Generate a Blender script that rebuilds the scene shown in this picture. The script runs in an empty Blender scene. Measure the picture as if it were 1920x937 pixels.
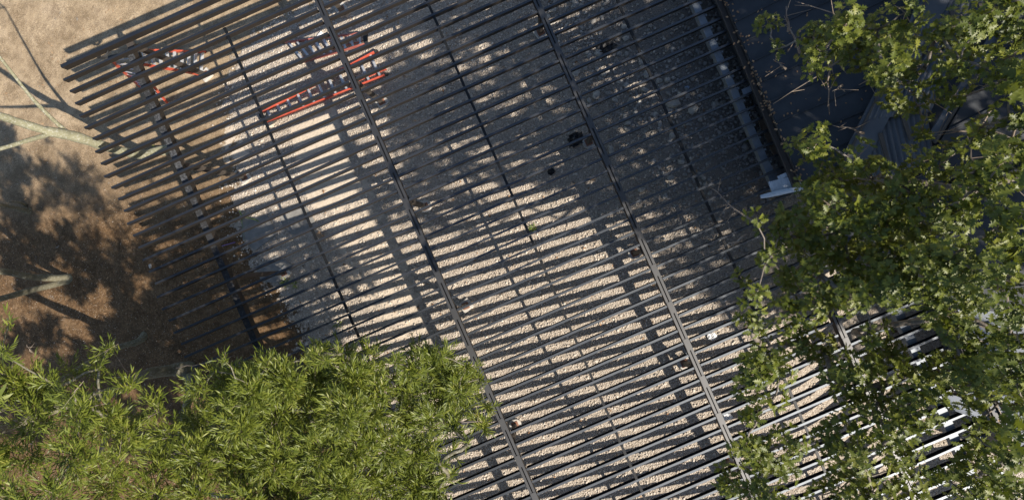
import bpy, math, random
import numpy as np
from mathutils import Vector, Matrix
random.seed(7); rng = np.random.default_rng(7)
scene = bpy.context.scene
C = scene.collection

# ------------------------------------------------------------------ camera, sky, sun, exposure
F = 1100.0; CX, CY = 960.0, 468.5                     # focal length in pixels of the 1920 px wide photograph
W = np.array([[0.89572, -0.40235, -0.18923], [-0.4001, -0.91501, 0.05171], [-0.19395, 0.02939, -0.98057]])
H = 19.2545                                           # height of the camera above the ground
cam_d = bpy.data.cameras.new('camera'); cam = bpy.data.objects.new('camera', cam_d); C.objects.link(cam)
cam_d.sensor_width = 36.0; cam_d.lens = 36.0 * F / 1920.0; cam_d.clip_end = 3000; cam_d.clip_start = 0.1
_m = Matrix(((W[0, 0], -W[0, 1], -W[0, 2], 0), (W[1, 0], -W[1, 1], -W[1, 2], 0), (W[2, 0], -W[2, 1], -W[2, 2], H), (0, 0, 0, 1)))
cam.matrix_world = _m
scene.camera = cam
SUN_TO = Vector((0.51412, -0.5681, 0.64261)).normalized()
world = bpy.data.worlds.new('World'); scene.world = world; world.use_nodes = True
wn = world.node_tree.nodes; wl = world.node_tree.links
sky = wn.new('ShaderNodeTexSky'); sky.sky_type = 'NISHITA'; sky.sun_disc = False
sky.sun_elevation = math.radians(40.0); sky.sun_rotation = math.atan2(SUN_TO.x, SUN_TO.y)
sky.air_density = 1.0; sky.dust_density = 0.6; sky.ozone_density = 1.2
wl.new(sky.outputs[0], wn['Background'].inputs[0]); wn['Background'].inputs[1].default_value = 0.09
sun_d = bpy.data.lights.new('sun', 'SUN'); sun_d.energy = 4.7; sun_d.angle = math.radians(0.53); sun_d.color = (1.0, 0.91, 0.79)
sun = bpy.data.objects.new('sun', sun_d); C.objects.link(sun)
sun.rotation_euler = SUN_TO.to_track_quat('Z', 'Y').to_euler(); sun.location = (20, -22, 30)
scene.view_settings.view_transform = 'Standard'; scene.view_settings.look = 'None'
scene.view_settings.exposure = 0.72; scene.view_settings.gamma = 1.0; scene.view_settings.use_curve_mapping = False

# ------------------------------------------------------------------ helpers
def at(x, y, z=0.0):
    """world point at height z seen at pixel (x, y) of the photograph"""
    v = W @ np.array([(x - CX) / F, (y - CY) / F, 1.0])
    t = (z - H) / v[2]
    p = np.array([0, 0, H]) + v * t
    return Vector(p)
D = 0.4                                               # purlin spacing
RO = Vector((-13.48535, 11.51049, 4.26287)); EU = Vector((0.98549, 0, -0.16971)); ER = Vector((-0.00748, -0.99903, -0.04346))
RN = EU.cross(-ER).normalized()                       # up-normal of the purlin plane
def rp(u, r, h=0.0): return RO + (EU * u + ER * r) * D + RN * h

def ground_z(x, y):
    """the plot falls away towards the building on the right"""
    t = np.clip((np.asarray(x, float) - 2.6 - 0.10 * np.asarray(y, float)) / 4.2, 0, 1)
    return -1.15 * t * t * (3 - 2 * t)

def tag(o, label=None, cat=None, group=None, kind=None):
    if label: o['label'] = label
    if cat: o['category'] = cat
    if group: o['group'] = group
    if kind: o['kind'] = kind
    return o
def empty(name, loc, label=None, cat=None, group=None):
    o = bpy.data.objects.new(name, None); C.objects.link(o); o.location = loc; o.empty_display_size = 0.2
    return tag(o, label, cat, group)

class MB:
    def __init__(s): s.v = []; s.f = []
    def add(s, vs, fs):
        b = len(s.v); s.v += [tuple(v) for v in vs]; s.f += [tuple(i + b for i in f) for f in fs]; return s
    def box(s, c, sx, sy, sz, ax=None):
        """box centred on c; ax = three unit vectors"""
        X, Y, Z = ax or (Vector((1, 0, 0)), Vector((0, 1, 0)), Vector((0, 0, 1)))
        c = Vector(c); vs = []
        for k in (-1, 1):
            for j in (-1, 1):
                for i in (-1, 1): vs.append(c + X * i * sx / 2 + Y * j * sy / 2 + Z * k * sz / 2)
        return s.add(vs, [(0, 2, 3, 1), (4, 5, 7, 6), (0, 1, 5, 4), (2, 6, 7, 3), (0, 4, 6, 2), (1, 3, 7, 5)])
    def bar(s, a, b, w, h, up=None):
        a = Vector(a); b = Vector(b); d = (b - a); L = d.length; d.normalize()
        up = Vector(up) if up is not None else Vector((0, 0, 1))
        if abs(d.dot(up)) > 0.98: up = Vector((1, 0, 0))
        y = up.cross(d).normalized(); z = d.cross(y)
        return s.box((a + b) / 2, L, w, h, (d, y, z))
    def sweep(s, a, b, prof, y, z):
        """closed profile [(py, pz)] swept from a to b"""
        n = len(prof); vs = [a + y * p + z * q for p, q in prof] + [b + y * p + z * q for p, q in prof]
        fs = [(i, (i + 1) % n, n + (i + 1) % n, n + i) for i in range(n)] + [tuple(range(n))[::-1], tuple(range(n, 2 * n))]
        return s.add(vs, fs)
    def tube(s, pts, rad, n=8, cap=True):
        pts = [Vector(p) for p in pts]; vs = []; fs = []
        ref = Vector((0.31, 0.17, 0.93)).normalized()
        for i, p in enumerate(pts):
            d = (pts[min(i + 1, len(pts) - 1)] - pts[max(i - 1, 0)]).normalized()
            if i == 0:
                if abs(d.dot(ref)) > 0.95: ref = Vector((1, 0, 0))
                x = (ref - d * ref.dot(d)).normalized()
            else: x = (x - d * x.dot(d)).normalized()
            y = d.cross(x)
            for k in range(n):
                a = 2 * math.pi * k / n; vs.append(p + (x * math.cos(a) + y * math.sin(a)) * rad[i])
        for i in range(len(pts) - 1):
            for k in range(n): fs.append((i * n + k, i * n + (k + 1) % n, (i + 1) * n + (k + 1) % n, (i + 1) * n + k))
        if cap: fs += [tuple(range(n))[::-1], tuple(range((len(pts) - 1) * n, len(pts) * n))]
        return s.add(vs, fs)
    def disc(s, c, r, h, n=24, r2=None):
        c = Vector(c); return s.tube([c, c + Vector((0, 0, h))], [r, r2 if r2 else r], n)
    def build(s, name, mat, parent=None, smooth=False, bevel=0.0):
        me = bpy.data.meshes.new(name); me.from_pydata(s.v, [], s.f); me.materials.append(mat)
        if smooth: me.polygons.foreach_set('use_smooth', [True] * len(me.polygons))
        me.update()
        o = bpy.data.objects.new(name, me); C.objects.link(o)
        if parent is not None:
            o.parent = parent; r = parent
            off = Vector((0, 0, 0))
            while r is not None: off += r.location; r = r.parent
            me.transform(Matrix.Translation(-off))
        if bevel:
            m = o.modifiers.new('bevel', 'BEVEL'); m.width = bevel; m.segments = 1; m.limit_method = 'ANGLE'
        return o
def top(o):
    """move a top-level mesh's origin to the base of its bounds"""
    me = o.data; n = len(me.vertices); a = np.empty(n * 3); me.vertices.foreach_get('co', a); a = a.reshape(-1, 3)
    c = Vector(((a[:, 0].min() + a[:, 0].max()) / 2, (a[:, 1].min() + a[:, 1].max()) / 2, a[:, 2].min()))
    me.transform(Matrix.Translation(-c)); o.location = c; return o

def np_mesh(name, verts, faces_idx, nper, mat, parent=None, smooth=False):
    me = bpy.data.meshes.new(name); nf = len(faces_idx) // nper
    me.vertices.add(len(verts)); me.vertices.foreach_set('co', np.ascontiguousarray(verts, dtype=np.float32).ravel())
    me.loops.add(len(faces_idx)); me.loops.foreach_set('vertex_index', np.ascontiguousarray(faces_idx, dtype=np.int32))
    me.polygons.add(nf); me.polygons.foreach_set('loop_start', np.arange(0, nf * nper, nper, dtype=np.int32))
    me.polygons.foreach_set('loop_total', np.full(nf, nper, dtype=np.int32))
    if smooth: me.polygons.foreach_set('use_smooth', np.ones(nf, dtype=bool))
    me.update(calc_edges=True); me.validate(); me.materials.append(mat)
    o = bpy.data.objects.new(name, me); C.objects.link(o)
    if parent is not None:
        o.parent = parent; me.transform(Matrix.Translation(-parent.location))
    return o

# ------------------------------------------------------------------ materials
def new_mat(name):
    m = bpy.data.materials.new(name); m.use_nodes = True
    return m, m.node_tree.nodes, m.node_tree.links, m.node_tree.nodes['Principled BSDF']
def node(nt, kind, **kw):
    n = nt.new(kind)
    for k, v in kw.items(): setattr(n, k, v)
    return n
def ramp(nt, stops):
    r = nt.new('ShaderNodeValToRGB'); e = r.color_ramp.elements
    e[0].position = stops[0][0]; e[0].color = (*stops[0][1], 1)
    e[1].position = stops[-1][0]; e[1].color = (*stops[-1][1], 1)
    for p, c in stops[1:-1]:
        x = e.new(p); x.color = (*c, 1)
    return r
def mixc(nt, lk, fac, a, b, mode='MIX'):
    m = nt.new('ShaderNodeMix'); m.data_type = 'RGBA'; m.blend_type = mode
    for sock, v in ((0, fac), (6, a), (7, b)):
        if hasattr(v, 'links'): lk.new(v, m.inputs[sock])
        else: m.inputs[sock].default_value = v if sock == 0 else (*v, 1)
    return m.outputs[2]
def math_(nt, lk, op, a, b=None, c=None, clamp=False):
    m = nt.new('ShaderNodeMath'); m.operation = op; m.use_clamp = clamp
    for i, v in enumerate((a, b, c)):
        if v is None: continue
        if hasattr(v, 'links'): lk.new(v, m.inputs[i])
        else: m.inputs[i].default_value = v
    return m.outputs[0]

def simple(name, c1, c2, rough=0.6, metal=0.0, scale=3.0, bump=0.0, bscale=30.0, spec=0.5, rr=0.1):
    """two colours of the material blended by noise, noisy roughness and an optional fine bump"""
    m, nt, lk, b = new_mat(name)
    tc = nt.new('ShaderNodeTexCoord'); g = nt.new('ShaderNodeNewGeometry')
    n = node(nt, 'ShaderNodeTexNoise'); n.inputs['Scale'].default_value = scale; n.inputs['Detail'].default_value = 6; n.inputs['Roughness'].default_value = 0.65
    lk.new(g.outputs['Position'], n.inputs['Vector'])
    r = ramp(nt, [(0.3, c1), (0.7, c2)]); lk.new(n.outputs[0], r.inputs[0]); lk.new(r.outputs[0], b.inputs['Base Color'])
    b.inputs['Metallic'].default_value = metal; b.inputs['Specular IOR Level'].default_value = spec
    lk.new(math_(nt, lk, 'MULTIPLY_ADD', n.outputs[0], rr * 2, rough - rr), b.inputs['Roughness'])
    if bump:
        n2 = node(nt, 'ShaderNodeTexNoise'); n2.inputs['Scale'].default_value = bscale; n2.inputs['Detail'].default_value = 5
        lk.new(g.outputs['Position'], n2.inputs['Vector'])
        bp = nt.new('ShaderNodeBump'); bp.inputs['Strength'].default_value = 1.0; bp.inputs['Distance'].default_value = bump
        lk.new(n2.outputs[0], bp.inputs['Height']); lk.new(bp.outputs[0], b.inputs['Normal'])
    return m

M = {}
M['purlin'] = simple('painted_purlin_steel', (0.003, 0.0032, 0.004), (0.006, 0.0064, 0.0075), 0.48, 0.0, 1.6, 0.0, spec=1.0, rr=0.06)
M['bounce_brown'] = simple('steel_with_painted_bounce', (0.014, 0.012, 0.0105), (0.026, 0.021, 0.0175), 0.6, 0.0, 1.6, spec=0.4)  # side-face brown stands in for warm light bounced up from the ground
M['purlin'].node_tree.nodes['Principled BSDF'].inputs['Specular Tint'].default_value = (.82, .9, 1, 1); M['purlin'].node_tree.nodes['Principled BSDF'].inputs['IOR'].default_value = 1.55
M['beam'] = simple('painted_beam_steel', (0.007, 0.0075, 0.0085), (0.012, 0.0125, 0.014), 0.52, 0.0, 2.2, spec=1.0, rr=0.07)
M['rod'] = simple('black_bridging_steel', (0.004, 0.0045, 0.0055), (0.008, 0.009, 0.01), 0.5, 0.0, 4.0, spec=0.3)
M['post'] = simple('post_steel', (0.05, 0.042, 0.036), (0.08, 0.066, 0.055), 0.55, 0.0, 3.0)
M['galv'] = simple('galvanised_steel', (0.17, 0.20, 0.235), (0.25, 0.285, 0.32), 0.5, 0.1, 5.0)
M['weathered'] = simple('weathered_beam_steel', (0.035, 0.037, 0.042), (0.055, 0.055, 0.06), 0.5, 0.0, 3.0)
def peeled():
    m, nt, lk, b = new_mat('peeling_galvanised_steel')
    g = nt.new('ShaderNodeNewGeometry')
    n = node(nt, 'ShaderNodeTexNoise'); n.inputs['Scale'].default_value = 14; n.inputs['Detail'].default_value = 8; n.inputs['Roughness'].default_value = 0.75
    lk.new(g.outputs['Position'], n.inputs['Vector'])
    n2 = node(nt, 'ShaderNodeTexNoise'); n2.inputs['Scale'].default_value = 0.45; lk.new(g.outputs['Position'], n2.inputs['Vector'])
    f = math_(nt, lk, 'ADD', n.outputs[0], math_(nt, lk, 'MULTIPLY', n2.outputs[0], 0.5))
    r = ramp(nt, [(0.76, (0.022, 0.023, 0.025)), (0.90, (0.085, 0.09, 0.10))]); lk.new(f, r.inputs[0]); lk.new(r.outputs[0], b.inputs['Base Color'])
    b.inputs['Roughness'].default_value = 0.6; return m
M['peeled'] = peeled()
M['concrete'] = simple('pale_concrete', (0.42, 0.39, 0.34), (0.60, 0.57, 0.52), 0.9, 0, 9.0, 0.006, 40)
M['grey_concrete'] = simple('grey_concrete', (0.17, 0.165, 0.155), (0.27, 0.26, 0.24), 0.9, 0, 5.0, 0.004, 40)
M['rust'] = simple('rusty_steel_plate', (0.16, 0.065, 0.035), (0.33, 0.17, 0.11), 0.85, 0, 14.0, 0.004, 60)
M['orange'] = simple('orange_fibreglass', (0.50, 0.075, 0.040), (0.60, 0.125, 0.075), 0.4, 0, 4.0)
M['orange_old'] = simple('faded_orange_fibreglass', (0.36, 0.10, 0.075), (0.45, 0.16, 0.125), 0.55, 0, 4.0)
M['galv_light'] = simple('bright_galvanised_sheet', (0.36, 0.40, 0.44), (0.5, 0.54, 0.58), 0.5, 0.0, 5.0)
M['alu'] = simple('brushed_aluminium', (0.50, 0.51, 0.53), (0.66, 0.67, 0.68), 0.42, 0.5, 8.0)
M['rubber'] = simple('black_rubber', (0.012, 0.012, 0.013), (0.03, 0.03, 0.03), 0.7, 0, 8.0)
M['bucket'] = simple('cream_plastic', (0.55, 0.48, 0.36), (0.66, 0.60, 0.48), 0.5, 0, 6.0)
M['roof'] = simple('dark_blue_grey_roof_metal', (0.030, 0.034, 0.040), (0.052, 0.057, 0.064), 0.55, 0.0, 1.1, spec=0.22, rr=0.12)
M['rooflight'] = simple('zinc_roof_metal', (0.20, 0.22, 0.245), (0.27, 0.29, 0.32), 0.55, 0.0, 1.3, spec=0.3)
M['flash'] = simple('ridge_flashing_metal', (0.065, 0.072, 0.082), (0.10, 0.108, 0.12), 0.6, 0.0, 2.0, spec=0.25)
M['gutter'] = simple('brown_gutter_metal', (0.045, 0.036, 0.03), (0.08, 0.065, 0.052), 0.6, 0, 3.0)
M['wall'] = simple('grey_wall_metal', (0.12, 0.12, 0.125), (0.18, 0.18, 0.18), 0.6, 0, 2.0)
M['plywood'] = simple('weathered_brown_board', (0.13, 0.09, 0.065), (0.19, 0.14, 0.10), 0.8, 0, 6.0, 0.002, 30)
M['tarp'] = simple('black_plastic_sheet', (0.010, 0.011, 0.014), (0.02, 0.021, 0.025), 0.45, 0, 6.0)
M['white'] = simple('white_plastic_sheet', (0.66, 0.66, 0.66), (0.8, 0.8, 0.8), 0.5, 0, 6.0)
M['blue'] = simple('pale_blue_plastic', (0.28, 0.36, 0.48), (0.35, 0.45, 0.58), 0.5, 0, 6.0)
M['rock'] = simple('pale_limestone', (0.34, 0.32, 0.29), (0.52, 0.50, 0.45), 0.9, 0, 7.0, 0.01, 25)
M['brick'] = simple('wood_offcut', (0.26, 0.17, 0.10), (0.36, 0.25, 0.16), 0.8, 0, 9.0)

def stone_mat(name, lo, mid, hi):
    m, nt, lk, b = new_mat(name)
    g = nt.new('ShaderNodeNewGeometry')
    r = ramp(nt, [(0.0, lo), (0.5, mid), (1.0, hi)]); lk.new(g.outputs['Random Per Island'], r.inputs[0])
    n = node(nt, 'ShaderNodeTexNoise'); n.inputs['Scale'].default_value = 40; lk.new(g.outputs['Position'], n.inputs['Vector'])
    c = mixc(nt, lk, 0.35, r.outputs[0], mixc(nt, lk, n.outputs[0], lo, hi))
    lk.new(c, b.inputs['Base Color']); b.inputs['Roughness'].default_value = 0.92; b.inputs['Specular IOR Level'].default_value = 0.25
    return m
M['gravel'] = stone_mat('crushed_limestone', (0.28, 0.22, 0.165), (0.56, 0.495, 0.42), (0.78, 0.71, 0.62))
M['pebble'] = stone_mat('soil_pebble', (0.16, 0.12, 0.08), (0.27, 0.21, 0.15), (0.48, 0.41, 0.33))
M['rubble'] = stone_mat('grey_rubble_stone', (0.20, 0.19, 0.18), (0.32, 0.305, 0.285), (0.50, 0.475, 0.44))

def ground_mat():
    m, nt, lk, b = new_mat('dirt_and_gravel_ground')
    g = nt.new('ShaderNodeNewGeometry'); pos = g.outputs['Position']
    def attr(n):
        a = nt.new('ShaderNodeAttribute'); a.attribute_name = n; return a.outputs['Fac']
    def noise(s, d=4, r=0.6):
        n = node(nt, 'ShaderNodeTexNoise'); n.inputs['Scale'].default_value = s; n.inputs['Detail'].default_value = d; n.inputs['Roughness'].default_value = r
        lk.new(pos, n.inputs['Vector']); return n.outputs[0]
    def vor(s, feat='F1', out='Distance'):
        v = node(nt, 'ShaderNodeTexVoronoi', feature=feat); v.inputs['Scale'].default_value = s; lk.new(pos, v.inputs['Vector']); return v
    # soil: tan where dry and trodden, redder further down
    n1 = noise(0.8, 6, 0.65); n2 = noise(9, 6, 0.7); n3 = noise(45, 3)
    tan = ramp(nt, [(0.3, (0.25, 0.185, 0.115)), (0.5, (0.37, 0.285, 0.185)), (0.72, (0.47, 0.375, 0.26))]); lk.new(n1, tan.inputs[0])
    red = ramp(nt, [(0.3, (0.085, 0.050, 0.025)), (0.5, (0.145, 0.088, 0.044)), (0.72, (0.225, 0.145, 0.078))]); lk.new(n2, red.inputs[0])
    rf = math_(nt, lk, 'ADD', attr('red'), math_(nt, lk, 'MULTIPLY', math_(nt, lk, 'SUBTRACT', n1, 0.5), 0.8), clamp=True)
    soil = mixc(nt, lk, rf, tan.outputs[0], red.outputs[0])
    sp = ramp(nt, [(0.38, (0.45, 0.42, 0.40)), (0.5, (0.95, 0.95, 0.95)), (0.64, (1.5, 1.48, 1.45))]); lk.new(noise(38, 3, 0.8), sp.inputs[0])
    soil = mixc(nt, lk, 0.85, soil, sp.outputs[0], 'MULTIPLY')
    pt = ramp(nt, [(0.40, (0.62, 0.60, 0.58)), (0.58, (1.1, 1.1, 1.1))]); lk.new(noise(1.9, 7, 0.72), pt.inputs[0])
    soil = mixc(nt, lk, 0.8, soil, pt.outputs[0], 'MULTIPLY')
    v1 = vor(13); vc = ramp(nt, [(0.16, (1, 1, 1)), (0.24, (0, 0, 0))]); lk.new(v1.outputs['Distance'], vc.inputs[0])
    keep = ramp(nt, [(0.55, (0, 0, 0)), (0.66, (1, 1, 1))]); lk.new(v1.outputs['Color'], keep.inputs[0])
    peb = math_(nt, lk, 'MULTIPLY', vc.outputs[0], keep.outputs[0])
    soil = mixc(nt, lk, math_(nt, lk, 'MULTIPLY', peb, 0.55), soil, (0.48, 0.40, 0.31))
    # crushed stone bed under the separate stones
    v2 = vor(24); v3 = vor(24, 'DISTANCE_TO_EDGE'); v4 = vor(55)
    gc = ramp(nt, [(0.0, (0.28, 0.225, 0.17)), (0.5, (0.54, 0.475, 0.40)), (1.0, (0.74, 0.68, 0.60))]); lk.new(v2.outputs['Color'], gc.inputs[0])
    gc2 = ramp(nt, [(0.0, (0.28, 0.23, 0.175)), (1.0, (0.62, 0.56, 0.48))]); lk.new(v4.outputs['Color'], gc2.inputs[0])
    grav = mixc(nt, lk, 0.45, gc.outputs[0], gc2.outputs[0])
    gap = ramp(nt, [(0.0, (0.55, 0.5, 0.45)), (0.12, (1, 1, 1))]); lk.new(v3.outputs['Distance'], gap.inputs[0])
    grav = mixc(nt, lk, 1.0, grav, gap.outputs[0], 'MULTIPLY')
    # fine sandy screenings
    sand = ramp(nt, [(0.3, (0.50, 0.42, 0.325)), (0.7, (0.64, 0.555, 0.45))]); lk.new(n2, sand.inputs[0])
    sf = math_(nt, lk, 'ADD', attr('sand'), math_(nt, lk, 'MULTIPLY', math_(nt, lk, 'SUBTRACT', noise(2.2, 5, 0.7), 0.5), 1.1), clamp=True)
    sfr = ramp(nt, [(0.42, (0, 0, 0)), (0.58, (1, 1, 1))]); lk.new(sf, sfr.inputs[0])
    grav = mixc(nt, lk, sfr.outputs[0], grav, sand.outputs[0])
    # grey stone dust and mud near the building
    gr = mixc(nt, lk, n2, (0.15, 0.14, 0.13), (0.27, 0.255, 0.235))
    grav = mixc(nt, lk, attr('grey'), grav, gr)
    gf = math_(nt, lk, 'ADD', attr('gravel'), math_(nt, lk, 'MULTIPLY', math_(nt, lk, 'SUBTRACT', noise(1.7, 10, 0.8), 0.5), 3.6))
    gfr = ramp(nt, [(0.44, (0, 0, 0)), (0.56, (1, 1, 1))]); lk.new(gf, gfr.inputs[0])
    lk.new(mixc(nt, lk, gfr.outputs[0], soil, grav), b.inputs['Base Color'])
    b.inputs['Roughness'].default_value = 0.95; b.inputs['Specular IOR Level'].default_value = 0.2
    hg = math_(nt, lk, 'MULTIPLY', math_(nt, lk, 'SUBTRACT', 1.0, v2.outputs['Distance']), math_(nt, lk, 'SUBTRACT', 1.0, math_(nt, lk, 'MULTIPLY', sfr.outputs[0], 0.85)))
    hg = math_(nt, lk, 'MULTIPLY', hg, gfr.outputs[0])
    hs = math_(nt, lk, 'MULTIPLY_ADD', n3, 0.35, math_(nt, lk, 'MULTIPLY', n2, 0.9))
    hh = math_(nt, lk, 'ADD', hg, math_(nt, lk, 'ADD', hs, math_(nt, lk, 'MULTIPLY', peb, 0.3)))
    bp = nt.new('ShaderNodeBump'); bp.inputs['Strength'].default_value = 1.0; bp.inputs['Distance'].default_value = 0.030
    lk.new(hh, bp.inputs['Height']); lk.new(bp.outputs[0], b.inputs['Normal'])
    return m
M['ground'] = ground_mat()

def leaf_mat(name, cols, trans=(0.25, 0.36, 0.04), tf=0.35, rough=0.45):
    m, nt, lk, b = new_mat(name)
    g = nt.new('ShaderNodeNewGeometry')
    n = node(nt, 'ShaderNodeTexNoise'); n.inputs['Scale'].default_value = 0.9; n.inputs['Detail'].default_value = 3; lk.new(g.outputs['Position'], n.inputs['Vector'])
    f = math_(nt, lk, 'MULTIPLY_ADD', g.outputs['Random Per Island'], 0.65, math_(nt, lk, 'MULTIPLY', n.outputs[0], 0.4))
    r = ramp(nt, cols); lk.new(f, r.inputs[0]); lk.new(r.outputs[0], b.inputs['Base Color'])
    b.inputs['Roughness'].default_value = rough; b.inputs['Specular IOR Level'].default_value = 0.5
    t = nt.new('ShaderNodeBsdfTranslucent'); t.inputs[0].default_value = (*trans, 1)
    lk.new(mixc(nt, lk, 0.5, r.outputs[0], trans), t.inputs[0])
    mx = nt.new('ShaderNodeMixShader'); mx.inputs[0].default_value = tf
    lk.new(b.outputs[0], mx.inputs[1]); lk.new(t.outputs[0], mx.inputs[2]); lk.new(mx.outputs[0], nt['Material Output'].inputs[0])
    return m
M['oak_leaf'] = leaf_mat('oak_leaf', [(0.1, (0.045, 0.066, 0.006)), (0.45, (0.090, 0.116, 0.011)), (0.8, (0.155, 0.175, 0.020)), (1.0, (0.27, 0.26, 0.045))], (0.17, 0.20, 0.015), 0.28, 0.48)
M['narrow_leaf'] = leaf_mat('narrow_leaf', [(0.1, (0.050, 0.068, 0.008)), (0.45, (0.112, 0.146, 0.016)), (0.8, (0.195, 0.222, 0.030)), (0.95, (0.30, 0.28, 0.06)), (1.0, (0.50, 0.36, 0.08))], (0.24, 0.27, 0.02), 0.28, 0.5)
M['dead_leaf'] = leaf_mat('dead_leaf', [(0.1, (0.20, 0.10, 0.045)), (0.6, (0.38, 0.22, 0.11)), (1.0, (0.55, 0.36, 0.20))], (0.4, 0.25, 0.12), 0.2, 0.7)
M['weed'] = leaf_mat('weed_leaf', [(0.1, (0.10, 0.16, 0.03)), (0.6, (0.18, 0.24, 0.05)), (1.0, (0.38, 0.38, 0.10))], (0.25, 0.32, 0.05), 0.3, 0.5)
def bark(name, c1, c2, c3):
    m, nt, lk, b = new_mat(name); g = nt.new('ShaderNodeNewGeometry')
    n = node(nt, 'ShaderNodeTexNoise'); n.inputs['Scale'].default_value = 2.2; n.inputs['Detail'].default_value = 7; n.inputs['Roughness'].default_value = 0.7
    n2 = node(nt, 'ShaderNodeTexNoise'); n2.inputs['Scale'].default_value = 14; n2.inputs['Detail'].default_value = 6; n2.inputs['Roughness'].default_value = 0.75
    lk.new(g.outputs['Position'], n.inputs['Vector']); lk.new(g.outputs['Position'], n2.inputs['Vector'])
    r = ramp(nt, [(0.35, c1), (0.55, c2)]); lk.new(n.outputs[0], r.inputs[0])
    r2 = ramp(nt, [(0.52, (0, 0, 0)), (0.62, (1, 1, 1))]); lk.new(n2.outputs[0], r2.inputs[0])
    lk.new(mixc(nt, lk, r2.outputs[0], r.outputs[0], c3), b.inputs['Base Color'])
    b.inputs['Roughness'].default_value = 0.9; bp = nt.new('ShaderNodeBump'); bp.inputs['Distance'].default_value = 0.02; bp.inputs['Strength'].default_value = 0.8
    lk.new(n2.outputs[0], bp.inputs['Height']); lk.new(bp.outputs[0], b.inputs['Normal']); return m
M['pale_bark'] = bark('pale_lichen_bark', (0.17, 0.165, 0.10), (0.25, 0.24, 0.155), (0.38, 0.375, 0.31))
M['grey_bark'] = bark('grey_green_bark', (0.095, 0.088, 0.055), (0.16, 0.145, 0.095), (0.26, 0.25, 0.20))
M['oak_bark'] = bark('oak_bark', (0.12, 0.10, 0.08), (0.20, 0.17, 0.14), (0.32, 0.29, 0.25))
M['twig'] = simple('twig_bark', (0.16, 0.12, 0.09), (0.30, 0.25, 0.20), 0.85, 0, 8.0)

# ------------------------------------------------------------------ ground: one sheet to the horizon, finer below the camera
def inpoly(X, Y, poly):
    ins = np.zeros(X.shape, bool); n = len(poly)
    for i in range(n):
        x0, y0 = poly[i]; x1, y1 = poly[(i + 1) % n]
        c = ((y0 > Y) != (y1 > Y)); t = (x1 - x0) * (Y - y0) / ((y1 - y0) if y1 != y0 else 1e-9) + x0
        ins ^= c & (X < t)
    return ins
def wpoly(pts, z=0.0): return [(at(x, y, z).x, at(x, y, z).y) for x, y in pts]
GRAVEL_EDGE = [(760, -260), (600, -30), (500, 45), (445, 105), (415, 180), (425, 250), (440, 300), (430, 350), (442, 400), (452, 450), (478, 500), (530, 560),
               (560, 598), (572, 640), (590, 700), (640, 800), (700, 940), (900, 1300), (2300, 1400), (2500, -600), (900, -600)]
gp = wpoly(GRAVEL_EDGE)
SAND = wpoly([(545, 238), (628, 200), (640, 255), (655, 310), (668, 362), (640, 378), (590, 392), (572, 360), (556, 300)])
SAND2 = wpoly([(640, 330), (690, 330), (780, 520), (860, 760), (800, 780), (720, 640), (600, 420)])
SAND3 = wpoly([(360, 252), (440, 235), (470, 300), (400, 320)])
def axis(lo, hi, step, far):
    a = list(np.arange(lo, hi + 1e-6, step)); s = step
    l = [lo]; x = lo
    while x > -far: s *= 1.5; x -= s; l.append(x)
    s = step; h = []; x = hi
    while x < far: s *= 1.5; x += s; h.append(x)
    return np.array(l[:0:-1] + a + h)
gx = axis(-29, 15, 0.1, 600); gy = axis(-15, 20, 0.1, 600)
GX, GY = np.meshgrid(gx, gy)
def soft(mask, it=3):
    m = mask.astype(float)
    for _ in range(it):
        p = np.pad(m, 1, mode='edge'); m = (p[:-2, 1:-1] + p[2:, 1:-1] + p[1:-1, :-2] + p[1:-1, 2:] + p[1:-1, 1:-1] * 2) / 6
    return m
a_grav = soft(inpoly(GX, GY, gp), 60)
a_sand = soft(inpoly(GX, GY, SAND), 3) * 0.8 + soft(inpoly(GX, GY, SAND2), 6) * 0.46 + soft(inpoly(GX, GY, SAND3), 3) * 0.9 + 0.10
a_red = np.clip((11.2 - GY - 0.34 * (GX + 13)) / 5.0, 0, 1)
a_grey = np.clip((GX - 0.2 + 0.10 * (GY - 4)) / 3.2, 0, 1) * np.clip((GY + 3.5) / 4.0, 0, 1) * 0.85
GZ = ground_z(GX, GY) + 0.03 * np.sin(GX * 0.9 + 1.3) * np.sin(GY * 0.8) * (GX < -9)
ny, nx = GX.shape
idx = np.arange(ny * nx).reshape(ny, nx)
q = np.stack([idx[:-1, :-1], idx[:-1, 1:], idx[1:, 1:], idx[1:, :-1]], -1).reshape(-1)
ground = np_mesh('ground', np.stack([GX, GY, GZ], -1).reshape(-1, 3), q, 4, M['ground'], smooth=True)
tag(ground, kind='structure')
for nm, arr in (('gravel', a_grav), ('sand', np.clip(a_sand, 0, 1)), ('red', a_red), ('grey', a_grey)):
    at_ = ground.data.attributes.new(nm, 'FLOAT', 'POINT'); at_.data.foreach_set('value', arr.reshape(-1).astype(np.float32))

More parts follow.
